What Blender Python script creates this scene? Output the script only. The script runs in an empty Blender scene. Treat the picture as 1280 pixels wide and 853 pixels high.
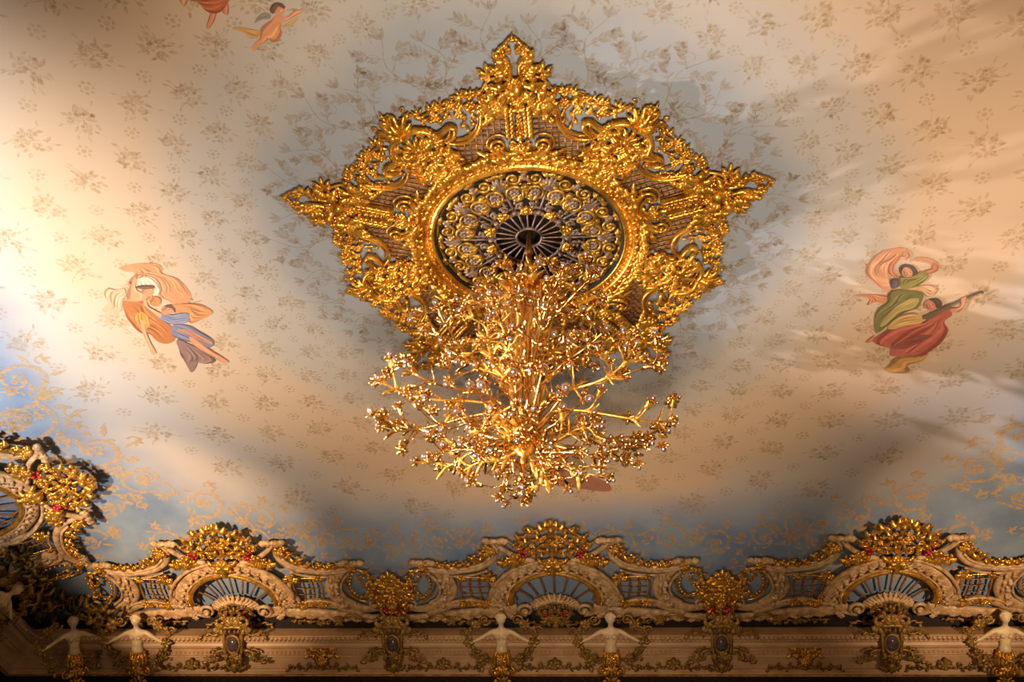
import bpy, math, random
import numpy as np
from mathutils import Matrix, Vector, Euler
PI = math.pi
rng = random.Random(7)
COL = bpy.context.scene.collection

# ------------------------------------------------------------------ camera numbers (1280 x 853 frame)
F_PX = 1353.969; PITCH = 0.68805; ROLL = -0.038; YAW = 0.094
CAMPOS = np.array([0.7713, -10.0138, 1.6])
S = 1.247                      # radius of the pierced disc of the ceiling rose, metres
ZC = 11.62                     # height of the flat part of the ceiling

def pix_ray(px, py):
    x, y = px-640, 426.5-py
    cr, sr = math.cos(ROLL), math.sin(ROLL)
    x, y = x*cr+y*sr, -x*sr+y*cr
    ce, se = math.cos(PITCH), math.sin(PITCH)
    X, Y, Z = x/F_PX, ce-se*y/F_PX, se+ce*y/F_PX
    c, s = math.cos(YAW), math.sin(YAW)
    return np.array([X*c-Y*s, X*s+Y*c, Z])
def on_height(px, py, z):      # a point of the photograph laid out on the horizontal plane at height z
    d = pix_ray(px, py); return CAMPOS + d*((z-CAMPOS[2])/d[2])

# ------------------------------------------------------------------ materials
MATS = {}
def node_mat(name):
    m = bpy.data.materials.new(name); m.use_nodes = True
    nt = m.node_tree; b = nt.nodes['Principled BSDF']
    MATS[name] = m
    return m, nt, b
def noise_mix(nt, scale, c1, c2, lo=.35, hi=.65, detail=4, coord='Object', rough=.55):
    tc = nt.nodes.new('ShaderNodeTexCoord'); n = nt.nodes.new('ShaderNodeTexNoise')
    n.inputs['Scale'].default_value = scale; n.inputs['Detail'].default_value = detail; n.inputs['Roughness'].default_value = rough
    nt.links.new(tc.outputs[coord], n.inputs['Vector'])
    r = nt.nodes.new('ShaderNodeValToRGB')
    r.color_ramp.elements[0].position = lo; r.color_ramp.elements[1].position = hi
    r.color_ramp.elements[0].color = (*c1, 1); r.color_ramp.elements[1].color = (*c2, 1)
    nt.links.new(n.outputs['Fac'], r.inputs['Fac'])
    return r.outputs['Color'], n
def simple(name, c1, c2=None, metal=0., rough=.5, scale=8., bump=0., bscale=30., spec=.5, lo=.35, hi=.65):
    m, nt, b = node_mat(name)
    b.inputs['Metallic'].default_value = metal; b.inputs['Roughness'].default_value = rough
    b.inputs['Specular IOR Level'].default_value = spec
    if c2 is None: b.inputs['Base Color'].default_value = (*c1, 1)
    else:
        col, n = noise_mix(nt, scale, c1, c2, lo, hi); nt.links.new(col, b.inputs['Base Color'])
    if bump:
        tc = nt.nodes.new('ShaderNodeTexCoord'); n = nt.nodes.new('ShaderNodeTexNoise'); n.inputs['Scale'].default_value = bscale
        nt.links.new(tc.outputs['Object'], n.inputs['Vector'])
        bp = nt.nodes.new('ShaderNodeBump'); bp.inputs['Strength'].default_value = bump; bp.inputs['Distance'].default_value = .02
        nt.links.new(n.outputs['Fac'], bp.inputs['Height']); nt.links.new(bp.outputs['Normal'], b.inputs['Normal'])
    return m
GOLD = simple('gilding', (.50, .20, .018), (.93, .50, .065), metal=.8, rough=.27, scale=7, bump=.25, bscale=28, lo=.3, hi=.6)
GOLD_P = simple('worn_gilding', (.38, .17, .025), (.88, .49, .085), metal=.72, rough=.27, scale=8, bump=.25, bscale=30, lo=.32, hi=.62)
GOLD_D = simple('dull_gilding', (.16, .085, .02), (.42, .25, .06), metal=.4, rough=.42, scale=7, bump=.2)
BRIGHT = simple('polished_brass', (.78, .39, .06), (1., .64, .20), metal=1., rough=.14, scale=6, lo=.3, hi=.6)
BRIGHT.node_tree.nodes['Principled BSDF'].inputs['Coat Weight'].default_value = .8; BRIGHT.node_tree.nodes['Principled BSDF'].inputs['Coat Roughness'].default_value = .06
BRONZE = simple('brown_lattice_bronze', (.22, .085, .018), (.42, .19, .04), metal=.55, rough=.45, scale=9)
LATBACK = simple('lattice_shade_brown', (.20, .125, .075), (.34, .23, .15), rough=.6, scale=6)  # brown standing in for the shaded ceiling seen behind the lattice
RIBS = simple('brown_wood_ribs', (.16, .07, .035), (.26, .12, .06), rough=.5)
MAUVE = simple('mauve_patinated_metal', (.13, .08, .055), (.28, .185, .13), metal=.4, rough=.5, scale=10)
OLDG = simple('aged_gold_tracery', (.24, .12, .018), (.60, .34, .05), metal=.65, rough=.4, scale=9)
DARK = simple('dark_void', (.012, .008, .006), rough=.9)
CREAM = simple('cream_plaster', (.33, .19, .08), (.64, .44, .26), rough=.42, scale=8, bump=.8, bscale=20)
CREAM_C = simple('cream_cornice_paint', (.50, .30, .16), (.62, .41, .25), rough=.45, scale=2.5, bump=.1, bscale=12)
STONE = simple('pale_painted_body', (.66, .50, .30), (.82, .66, .43), rough=.45, scale=9, bump=.1)
RED = simple('red_enamel', (.22, .008, .012), (.42, .02, .03), rough=.35, scale=10)
JEWEL = simple('dark_violet_cabochon', (.05, .035, .05), (.10, .075, .10), rough=.15, scale=12)
LEAFG = simple('shade_darkened_leaf', (.02, .024, .008), (.06, .055, .018), rough=.5, scale=6)  # leaf green darkened, the corner's shadow is put into the colour
WALLM = simple('dark_brown_wall', (.010, .005, .003), (.05, .026, .010), rough=.7, scale=16, bump=.3, lo=.45, hi=.7)
def bulb_mat():
    m, nt, b = node_mat('silvered_lamp_glass')
    b.inputs['Base Color'].default_value = (.72, .60, .57, 1); b.inputs['Metallic'].default_value = .9
    b.inputs['Roughness'].default_value = .08
    return m
BULB = bulb_mat()

# ------------------------------------------------------------------ mesh builder
class MB:
    def __init__(self): self.v = []; self.f = []; self.n = 0; self.mats = []
    def add(self, V, quads, mi=0):
        V = np.asarray(V, float); self.v.append(V)
        for q in quads: self.f.append((np.asarray(q, np.int64)+self.n, mi))
        self.n += len(V)
    def mirror(self):          # adds the x-mirrored copy of all so far
        V = np.concatenate(self.v); M = V.copy(); M[:, 0] *= -1; k = self.n
        self.v.append(M); self.f += [(f[:, ::-1]+k, mi) for f, mi in self.f]; self.n += len(M)
        return self
    def xform(self, fn):
        V = np.concatenate(self.v); self.v = [fn(V)]; return self
    def merge(self, o, fn=None, mi=None):
        V = np.concatenate(o.v); V = fn(V) if fn else V
        self.v.append(V); self.f += [(f+self.n, m if mi is None else mi) for f, m in o.f]; self.n += len(V)
    def build(self, name, mats, parent=None, flat=False):
        if not isinstance(mats, (list, tuple)): mats = [mats]
        V = np.concatenate(self.v)
        me = bpy.data.meshes.new(name)
        sizes = np.concatenate([np.full(len(f), f.shape[1], np.int32) for f, _ in self.f])
        loops = np.concatenate([f.ravel() for f, _ in self.f]).astype(np.int32)
        mi = np.concatenate([np.full(len(f), m, np.int32) for f, m in self.f])
        me.vertices.add(len(V)); me.vertices.foreach_set('co', V.astype(np.float32).ravel())
        me.loops.add(len(loops)); me.loops.foreach_set('vertex_index', loops)
        me.polygons.add(len(sizes))
        st = np.zeros(len(sizes), np.int32); st[1:] = np.cumsum(sizes)[:-1]
        me.polygons.foreach_set('loop_start', st); me.polygons.foreach_set('loop_total', sizes)
        me.polygons.foreach_set('material_index', mi)
        me.polygons.foreach_set('use_smooth', np.full(len(sizes), not flat))
        for m in mats: me.materials.append(m)
        me.update(calc_edges=True); me.validate()
        o = bpy.data.objects.new(name, me); COL.objects.link(o)
        if parent is not None: o.parent = parent
        return o

_grid = {}
def grid_faces(N, K, caps=True):
    key = (N, K, caps)
    if key not in _grid:
        i, j = np.meshgrid(np.arange(N-1), np.arange(K), indexing='ij'); j2 = (j+1) % K
        q = np.stack([i*K+j, i*K+j2, (i+1)*K+j2, (i+1)*K+j], -1).reshape(-1, 4)
        fs = [q]
        if caps: fs += [np.arange(K)[::-1].reshape(1, K), (np.arange(K)+(N-1)*K).reshape(1, K)]
        _grid[key] = fs
    return _grid[key]
def nrm(a):
    a = np.asarray(a, float); return a/np.maximum(np.linalg.norm(a, axis=-1, keepdims=True), 1e-9)
def sweep(mb, P, W, H=None, K=6, ref=(0, 0, 1), mi=0, power=1.):
    P = np.asarray(P, float); N = len(P)
    W = np.broadcast_to(np.asarray(W, float), (N,)); H = W if H is None else np.broadcast_to(np.asarray(H, float), (N,))
    T = nrm(np.gradient(P, axis=0)); ref = np.broadcast_to(np.asarray(ref, float), (N, 3))
    side = nrm(np.cross(ref, T)); up = nrm(np.cross(T, side))
    a = np.arange(K)*2*PI/K + PI/K
    ca, sa = np.cos(a), np.sin(a)
    if power != 1.: ca = np.sign(ca)*abs(ca)**power; sa = np.sign(sa)*abs(sa)**power
    V = P[:, None, :] + side[:, None, :]*(W[:, None]*ca)[..., None] + up[:, None, :]*(H[:, None]*sa)[..., None]
    mb.add(V.reshape(-1, 3), grid_faces(N, K), mi)
def smooth(pts, n=24, closed=False):
    P = np.asarray(pts, float)
    if closed: Q = np.vstack([P[-1], P, P[0], P[1]])
    else: Q = np.vstack([2*P[0]-P[1], P, 2*P[-1]-P[-2]])
    m = len(Q)-3
    t = np.linspace(0, m, n, endpoint=not closed); i = np.minimum(t.astype(int), m-1); u = (t-i)[:, None]
    a, b, c, d = Q[i], Q[i+1], Q[i+2], Q[i+3]
    return .5*((2*b)+(-a+c)*u+(2*a-5*b+4*c-d)*u**2+(-a+3*b-3*c+d)*u**3)
def with_z(P2, z):
    P2 = np.asarray(P2, float); return np.column_stack([P2[:, 0], P2[:, 1], np.broadcast_to(z, (len(P2),))])
# --- ornament pieces, all laid out in a local plane x, y with relief z
def band(mb, pts, w, h=None, z=0., n=28, K=6, taper=0, mi=0, closed=False, power=1.):
    P = smooth(pts, n, closed)
    if closed: P = np.vstack([P, P[:1]])
    t = np.linspace(0, 1, len(P)); w_ = np.full(len(P), w, float) if np.isscalar(w) else np.interp(t, np.linspace(0, 1, len(w)), w)
    if taper: w_ = w_*np.clip(np.minimum(t, 1-t)*taper+.15, 0, 1)
    z_ = z if np.isscalar(z) else np.interp(t, np.linspace(0, 1, len(z)), z)
    h_ = w_ if h is None else h*(w_/max(w_.max(), 1e-9))
    sweep(mb, with_z(P, z_), w_, h_, K, mi=mi, power=power); return P
_t = np.linspace(0, 1, 11)
def leaf(mb, x, y, a, L, W, z=.02, rise=.05, bend=0., lobes=2, mi=0, K=5, hh=.45):
    t = _t; ang = a + bend*t
    dx = np.concatenate([[0], np.cumsum(np.cos(ang[:-1]))])/10*L; dy = np.concatenate([[0], np.cumsum(np.sin(ang[:-1]))])/10*L
    w = W*np.sin(PI*(.10+.87*t))**.75*(1+.28*np.cos(2*PI*lobes*t+PI))
    zz = z + rise*np.sin(PI*np.minimum(t*1.15, 1)*.85)
    sweep(mb, np.column_stack([x+dx, y+dy, zz]), w, w*hh+.004, K, mi=mi)
def spiral(mb, cx, cy, r, a0, turns, w, z=.03, n=None, inner=.18, mi=0, bead=True, rise=0., K=5):
    n = n or int(12*abs(turns))+6
    t = np.linspace(0, 1, n); a = a0 + turns*2*PI*t; rr = r*(1-(1-inner)*t**.8)
    P = np.column_stack([cx+rr*np.cos(a), cy+rr*np.sin(a), z+rise*t])
    sweep(mb, P, w*(1-.45*t), w*(1-.3*t), K, mi=mi)
    if bead: ball(mb, cx, cy, z+rise+.01, w*1.3, mi=mi)
_ball = {}
def ball(mb, x, y, z, r, sx=1., sy=1., sz=1., K=7, R=5, mi=0):
    if (K, R) not in _ball:
        th = np.linspace(.12, PI-.12, R); a = np.arange(K)*2*PI/K
        _ball[(K, R)] = np.stack([np.sin(th)[:, None]*np.cos(a), np.sin(th)[:, None]*np.sin(a), np.cos(th)[:, None]*np.ones(K)], -1).reshape(-1, 3)
    V = _ball[(K, R)]*np.array([r*sx, r*sy, r*sz])+np.array([x, y, z])
    fs = grid_faces(R, K); mb.add(V, [f[:, ::-1] for f in fs], mi)
def rosette(mb, x, y, r, z=.04, petals=6, a0=0., mi=0, mi2=None):
    for k in range(petals):
        leaf(mb, x, y, a0+k*2*PI/petals, r, r*.34, z, r*.25, 0, 1, mi)
    ball(mb, x, y, z+r*.25, r*.3, mi=mi if mi2 is None else mi2, K=6, R=4)
def tuft(mb, x, y, a, L, n=5, spread=1.2, W=None, z=.03, rise=.06, mi=0, lobes=2):
    for k in range(n):
        u = (k/(n-1)-.5)*2 if n > 1 else 0
        leaf(mb, x, y, a+u*spread, L*(1-.28*abs(u)), W or L*.17, z, rise*(1-.2*abs(u)), u*.9, lobes, mi)
def cluster(mb, x, y, R, n=9, z=.03, mi=0, seed=0, flower=True):
    g = random.Random(seed)
    for k in range(n):
        a = k*2*PI/n+g.uniform(-.25, .25); d = g.uniform(.1, .3)*R
        leaf(mb, x+d*math.cos(a), y+d*math.sin(a), a+g.uniform(-.5, .5), R*g.uniform(.65, .95), R*g.uniform(.26, .38), z+g.uniform(0, .02), R*.35, g.uniform(-1.3, 1.3), 2, mi)
    if flower: rosette(mb, x, y, R*.45, z+.04, 5, g.random()*6, mi)
def vine(mb, pts, w0, w1, z=.04, L=.12, step=.09, n=None, mi=0, seed=0, curl=True, K=5, z2=.03):
    g = random.Random(seed)
    P = smooth(pts, n or 6*len(pts)); ln = np.concatenate([[0], np.cumsum(np.linalg.norm(np.diff(P, axis=0), axis=1))])
    t = ln/ln[-1]; sweep(mb, with_z(P, z+z2*np.sin(PI*t)), w0+(w1-w0)*t, None, K, mi=mi)
    d = step*.6; sgn = 1
    while d < ln[-1]:
        p = np.array([np.interp(d, ln, P[:, 0]), np.interp(d, ln, P[:, 1])]); q = np.array([np.interp(d+.01, ln, P[:, 0]), np.interp(d+.01, ln, P[:, 1])])
        a = math.atan2(q[1]-p[1], q[0]-p[0]); k = g.random()
        if k < .62 or not curl:
            leaf(mb, p[0], p[1], a+sgn*g.uniform(.5, .9), L*g.uniform(.7, 1.15), L*g.uniform(.2, .3), z, .06, -sgn*g.uniform(-.4, 1.6), 2, mi)
        elif k < .85:
            r = L*g.uniform(.26, .4); c = p+r*1.3*np.array([math.cos(a+sgn*1.4), math.sin(a+sgn*1.4)])
            spiral(mb, c[0], c[1], r, a+sgn*1.4+PI, -sgn*1.2, L*.085, z+.01, mi=mi)
        else: rosette(mb, p[0]+sgn*.03*math.cos(a+1.57), p[1]+sgn*.03*math.sin(a+1.57), L*.42, z+.03, 5, k*9, mi)
        d += step*g.uniform(.7, 1.2); sgn = -sgn
    return P
def rose_pol(r, deg): a = math.radians(deg); return (r*S*math.sin(a), r*S*math.cos(a))

# ------------------------------------------------------------------ things
def thing(name, label, cat, M=None, group=None):
    o = bpy.data.objects.new(name, None); COL.objects.link(o); o.empty_display_size = .2
    if M is not None: o.matrix_world = M
    o['label'] = label; o['category'] = cat
    if group: o['group'] = group
    return o
def tag(o, label, cat, group=None, kind=None):
    if label: o['label'] = label
    if cat: o['category'] = cat
    if group: o['group'] = group
    if kind: o['kind'] = kind
    return o
def struct(o, label=None):
    o['kind'] = 'structure'
    if label: o['label'] = label
    return o
def child_copy(o, parent, M=None):
    c = o.copy(); COL.objects.link(c); c.parent = parent
    if M is not None: c.matrix_basis = M @ o.matrix_basis
    return c
def tree_copy(o, parent=None, M=None):
    c = o.copy(); COL.objects.link(c); c.parent = parent
    if M is not None: c.matrix_basis = M @ o.matrix_basis
    for ch in list(o.children): tree_copy(ch, c)
    return c
def frame(origin, ex, ey):
    ex = Vector(ex).normalized(); ey = Vector(ey).normalized(); ez = ex.cross(ey).normalized(); ey = ez.cross(ex)
    M = Matrix.Identity(4)
    for i in range(3): M[i][0] = ex[i]; M[i][1] = ey[i]; M[i][2] = ez[i]; M[i][3] = origin[i]
    return M
# ------------------------------------------------------------------ the room: coved ceiling, walls, cornices
def cove_t(x, y): return (np.maximum(np.abs(x)-1.05, 0)**14+np.abs(y)**14)**(1/14)
def ceil_z(x, y):
    t = cove_t(np.asarray(x, float), np.asarray(y, float))
    return ZC-.11*np.clip(t-5.4, 0, 1.5)**2-.33*np.maximum(t-6.9, 0)

def ceiling_material():
    m, nt, b = node_mat('painted_ceiling')
    L = nt.links; N = nt.nodes.new
    tc = N('ShaderNodeTexCoord'); sep = N('ShaderNodeSeparateXYZ'); L.new(tc.outputs['Object'], sep.inputs[0])
    def math_(op, a, b_=None):
        n = N('ShaderNodeMath'); n.operation = op
        for i, v in enumerate((a, b_)):
            if v is None: continue
            if isinstance(v, (int, float)): n.inputs[i].default_value = v
            else: L.new(v, n.inputs[i])
        return n.outputs[0]
    x, y = sep.outputs['X'], sep.outputs['Y']
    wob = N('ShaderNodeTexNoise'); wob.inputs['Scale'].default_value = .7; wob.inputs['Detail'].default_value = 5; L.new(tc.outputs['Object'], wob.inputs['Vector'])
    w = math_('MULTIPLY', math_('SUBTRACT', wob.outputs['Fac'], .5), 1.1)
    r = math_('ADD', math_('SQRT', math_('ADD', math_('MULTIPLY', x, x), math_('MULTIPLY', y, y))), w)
    ax = math_('MAXIMUM', math_('SUBTRACT', math_('ABSOLUTE', x), 1.05), 0); ay = math_('ABSOLUTE', y)
    t = math_('ADD', math_('POWER', math_('ADD', math_('POWER', ax, 4), math_('POWER', ay, 4)), .25), math_('MULTIPLY', w, .6))
    def ramp(fac, stops):
        n = N('ShaderNodeValToRGB'); n.color_ramp.interpolation = 'EASE'
        e = n.color_ramp.elements
        while len(e) < len(stops): e.new(.5)
        for k, (p, c) in enumerate(stops): e[k].position = p; e[k].color = (*c, 1)
        L.new(fac, n.inputs['Fac']); return n.outputs['Color']
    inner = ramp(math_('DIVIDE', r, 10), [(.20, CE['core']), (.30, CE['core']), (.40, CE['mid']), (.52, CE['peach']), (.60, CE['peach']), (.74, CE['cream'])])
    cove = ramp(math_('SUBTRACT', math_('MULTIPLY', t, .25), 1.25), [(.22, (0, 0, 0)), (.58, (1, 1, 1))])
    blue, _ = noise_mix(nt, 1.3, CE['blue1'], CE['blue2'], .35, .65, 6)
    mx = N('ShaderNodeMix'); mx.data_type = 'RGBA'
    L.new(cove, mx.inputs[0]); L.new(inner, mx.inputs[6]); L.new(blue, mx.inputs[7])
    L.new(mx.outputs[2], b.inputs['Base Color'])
    b.inputs['Roughness'].default_value = .55; b.inputs['Specular IOR Level'].default_value = .3
    return m
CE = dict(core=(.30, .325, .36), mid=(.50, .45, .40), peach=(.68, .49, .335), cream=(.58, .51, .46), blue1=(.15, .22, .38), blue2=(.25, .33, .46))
def stencil_material(name, c, lo, hi):
    m, nt, b = node_mat(name)
    b.inputs['Base Color'].default_value = (*c, 1); b.inputs['Roughness'].default_value = .5; b.inputs['Specular IOR Level'].default_value = .3
    tc = nt.nodes.new('ShaderNodeTexCoord'); n = nt.nodes.new('ShaderNodeTexNoise'); n.inputs['Scale'].default_value = 14; n.inputs['Detail'].default_value = 3
    nt.links.new(tc.outputs['Object'], n.inputs['Vector'])
    mr = nt.nodes.new('ShaderNodeMapRange'); mr.inputs[1].default_value = .3; mr.inputs[2].default_value = .7
    mr.inputs[3].default_value = lo; mr.inputs[4].default_value = hi
    nt.links.new(n.outputs['Fac'], mr.inputs[0]); nt.links.new(mr.outputs[0], b.inputs['Alpha'])
    return m
# --- flat stencilled shapes (paint on the ceiling)
def fpoly(mb, P, mi): P = np.asarray(P, float); mb.add(np.column_stack([P, np.zeros(len(P))]), [np.arange(len(P)).reshape(1, -1)], mi)
def fleaf(mb, x, y, a, L, W, mi, bend=.25):
    c, s = math.cos(a), math.sin(a)
    pts = [(0, 0), (.28, .8), (.6, .8), (1, bend), (.62, -.75), (.28, -.85)]
    fpoly(mb, [(x+L*u*c-W*v*s, y+L*u*s+W*v*c) for u, v in pts], mi)
def fstrip(mb, pts, w, mi, n=10, taper=.6):
    P = smooth(pts, n); T = nrm(np.gradient(P, axis=0)); Nn = np.column_stack([-T[:, 1], T[:, 0]])
    ww = (w*(1-taper*np.linspace(0, 1, n)))[:, None]
    V = np.concatenate([P+Nn*ww, P-Nn*ww]); i = np.arange(n-1)
    mb.add(np.column_stack([V, np.zeros(2*n)]), [np.stack([i, i+1, n+i+1, n+i], -1)], mi)
def fdisc(mb, x, y, r, mi, k=8, wob=0, g=rng):
    fpoly(mb, [(x+r*(1+g.uniform(-wob, wob))*math.cos(j*2*PI/k), y+r*(1+g.uniform(-wob, wob))*math.sin(j*2*PI/k)) for j in range(k)], mi)
def fspiral(mb, cx, cy, r, a0, turns, w, mi):
    t = np.linspace(0, 1, 8); fstrip(mb, [(cx+r*(1-.8*u)*math.cos(a0+turns*2*PI*u), cy+r*(1-.8*u)*math.sin(a0+turns*2*PI*u)) for u in t], w, mi, 20, .5)
def fflower(mb, x, y, r, mi, g, k=6):
    for j in range(k): a = j*2*PI/k+g.random(); fdisc(mb, x+.62*r*math.cos(a), y+.62*r*math.sin(a), r*.36, mi, 5, .2, g)
    fdisc(mb, x, y, r*.28, mi, 5, 0, g)
def bouquet(mb, x, y, a, s, mi, g):
    def P(u, v): return x+s*(u*math.cos(a)-v*math.sin(a)), y+s*(u*math.sin(a)+v*math.cos(a))
    for u, v, r in ((-.05, -.34, .3), (.28, .14, .27), (-.3, .2, .25), (.32, -.22, .2)): fflower(mb, *P(u, v), s*r, mi, g, 7)
    for k in range(15):
        b = k*2*PI/15+g.uniform(-.2, .2); d = g.uniform(.3, .62)
        fleaf(mb, *P(d*math.cos(b), d*math.sin(b)), a+b+g.uniform(-1., 1.), s*g.uniform(.22, .42), s*g.uniform(.06, .1), mi)
    for k in range(4):
        b = g.uniform(0, 6.28); fstrip(mb, [P(0, 0), P(.4*math.cos(b), .4*math.sin(b)), P(1.0*math.cos(b+.3), 1.0*math.sin(b+.3))], s*.02, mi)
        fleaf(mb, *P(.85*math.cos(b+.25), .85*math.sin(b+.25)), a+b, s*.3, s*.05, mi)
def build_ceiling():
    mb = MB()
    xs = np.linspace(-10.05, 10.05, 131); ys = np.linspace(-6.6, 9.0, 111)
    X, Y = np.meshgrid(xs, ys, indexing='ij'); t = cove_t(X, Y); far = t > 9.0
    k = np.where(far, 9.0/t, 1); Y = Y*k; X = np.where(far, np.sign(X)*(1.05+np.maximum(np.abs(X)-1.05, 0)*k), X); Z = ceil_z(X, Y)
    hole = X**2+Y**2 < (1.36)**2
    idx = np.arange(X.size).reshape(X.shape)
    q = np.stack([idx[:-1, :-1], idx[:-1, 1:], idx[1:, 1:], idx[1:, :-1]], -1).reshape(-1, 4)
    keep = ~hole.ravel()[q].any(1) & ~far.ravel()[q].all(1)
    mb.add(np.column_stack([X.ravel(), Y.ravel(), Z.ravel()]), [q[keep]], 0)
    fl = MB(); g = random.Random(3)
    ring0 = 2.94*S
    for k in range(8):                                  # sprigs on rings, each ring a half step on from the last
        R = ring0*1.1117**k
        for j in range(70):
            a = math.radians(56.2+5.143*j+(5.143 if k % 2 else 0))
            x, y = R*math.sin(a), -R*math.cos(a)
            if cove_t(x, y) > 6.75 or y < -5.5 or abs(x) > 7.9: continue
            if j % 2 == 0: bouquet(fl, x, y, a+g.uniform(-.4, .4), .235*1.07**k, 1, g)
            else:
                r = .06*1.07**k; fdisc(fl, x, y, r*.45, 1, 6)
                for m in range(7): fdisc(fl, x+r*math.cos(m*.9), y+r*math.sin(m*.9), r*.33, 1, 5)
    def spray(a0, R0, R1, sg, mi, sc=1.):               # leafy sprays of the wreath round the rose
        def Q(r, d): a = math.radians(a0+sg*d); return r*S*math.sin(a), -r*S*math.cos(a)
        stem = [Q(R0, 0), Q(R0+.3*(R1-R0), 2.5), Q(R0+.7*(R1-R0), -1), Q(R1, 2)]
        fstrip(fl, stem, .014, mi, 14)
        for rr, d, ln, up in ((.15, 2, -6, .2), (.3, 2.5, 6.5, .3), (.5, .5, -6, .3), (.65, -.5, 5, .25), (.8, 0, -4.5, .2), (.42, 1, 8.5, -.12)):
            r = R0+rr*(R1-R0); b = [Q(r, d), Q(r+up*.5, d+ln*.6), Q(r+up*.8, d+ln)]
            fstrip(fl, b, .009, mi, 8)
            P = smooth(b, 7)
            for k in range(1, 7):
                p, q = P[k-1], P[k]; an = math.atan2(q[1]-p[1], q[0]-p[0])
                for s2 in (-1, 1):
                    if g.random() < .8: fleaf(fl, q[0], q[1], an+s2*g.uniform(.5, 1.), g.uniform(.08, .14), g.uniform(.02, .032), mi)
            if g.random() < .6: fflower(fl, P[-1][0], P[-1][1], g.uniform(.05, .075), mi, g, 5)
            if g.random() < .7: fspiral(fl, P[3][0]+.06, P[3][1]+.04, .09, an, sg*1.2, .006, mi)
        for k in range(3): fleaf(fl, *Q(R1, 2), math.atan2(-math.cos(math.radians(a0)), math.sin(math.radians(a0)))+(k-1)*.6, .17, .03, mi)
    for k in range(34): spray(360/34*k+5, 1.8, 2.58+.16*(k % 2), 1 if k % 2 else -1, 2)
    def rinceau(x, y, r, a, sg, mi):                    # scrolling acanthus on the blue cove
        fspiral(fl, x, y, r, a, sg*1.15, r*.085, mi)
        fflower(fl, x, y, r*.34, mi, g, 7)
        for k in range(13):
            b = a+sg*k*.5; rr = r*(1.05-.035*k)
            fleaf(fl, x+rr*math.cos(b), y+rr*math.sin(b), b+sg*(PI/2-g.choice((-.7, .9)))+g.uniform(-.4, .4), r*g.uniform(.3, .75), r*g.uniform(.07, .13), mi, g.uniform(-.8, .8))
        for k in range(5):
            b = a-sg*.3*k; q = (x+1.3*r*math.cos(b+1.2*k), y+1.3*r*math.sin(b+1.2*k)); fspiral(fl, *q, r*.26, b, -sg*.9, r*.05, mi)
            for m in range(3): fleaf(fl, *q, b+m*1.1+k, r*g.uniform(.3, .5), r*.09, mi, .6)
    for sx in (-1, 1):                                  # along the back cove, the side coves and big ones in the corners
        for k in range(9):
            rinceau(sx*(.42+.84*k), 7.28+.12*(k % 2), .33, PI*(k % 2), 1 if k % 2 else -1, 3)
            rinceau(sx*(.8+.84*k), 8.05+.1*(k % 2), .26, PI*(1-k % 2), -1 if k % 2 else 1, 3)
        for k in range(11):
            rinceau(sx*(8.45+.1*(k % 2)), 7.0-.9*k, .36, PI*(k % 2), 1 if k % 2 else -1, 3)
            rinceau(sx*9.2, 6.6-.9*k, .28, PI*(k % 2), 1 if k % 2 else -1, 3)
        for (x, y, r, a, sg) in ((7.55, 4.6, .55, 0, 1), (7.1, 5.6, .42, 2, -1), (8.3, 3.5, .6, 4, -1), (6.2, 6.35, .4, 1, 1), (7.9, 6.2, .45, 3, 1), (5.2, 6.75, .34, 1, -1), (4.3, 6.95, .3, 0, 1), (7.9, 2.5, .42, 2, 1)):
            rinceau(sx*x, y, r, a if sx > 0 else PI-a, sg*sx, 3)
    def drop(V): return np.column_stack([V[:, 0], V[:, 1], ceil_z(V[:, 0], V[:, 1])-.006])
    mb.merge(fl, drop)
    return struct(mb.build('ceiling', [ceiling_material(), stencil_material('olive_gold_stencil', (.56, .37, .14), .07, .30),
        stencil_material('tan_wreath_stencil', (.44, .32, .18), .12, .40), stencil_material('pale_gold_scroll_stencil', (.66, .46, .26), .22, .7)]),
        'painted coved ceiling with gold sprigs and blue borders')
build_ceiling()

# cornice profile (v along the leaning face, n outwards), leaning face frames
VB = Vector((0, -.67, .74)).normalized(); VLw = Vector((.67, 0, .74)).normalized()
def cornice_back(u): return frame((u, 8.8, 10.5), (1, 0, 0), VB)
def cornice_right(u): return frame((9.85, u, 10.5), (0, -1, 0), Vector((-.67, 0, .74)).normalized())
def cornice_left(u): return frame((-9.85, u, 10.5), (0, 1, 0), VLw)
PROF = [(.1, -.3), (-.13, -.22), (-.31, -.2), (-.325, .20), (-.345, .235), (-.37, .21), (-.385, .23), (-.42, .19), (-.45, .19), (-.46, .12), (-.485, .15), (-.53, .165), (-.575, .15), (-.605, .11),
        (-.62, .11), (-.63, .06), (-.735, .05), (-.74, .085), (-.775, .085), (-.785, .03), (-.81, .0), (-1.02, .0), (-1.025, .035), (-1.05, .045), (-1.06, .02), (-1.12, .03), (-1.13, .05), (-1.15, .05), (-1.155, -.02), (-1.3, -.3)]
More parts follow.
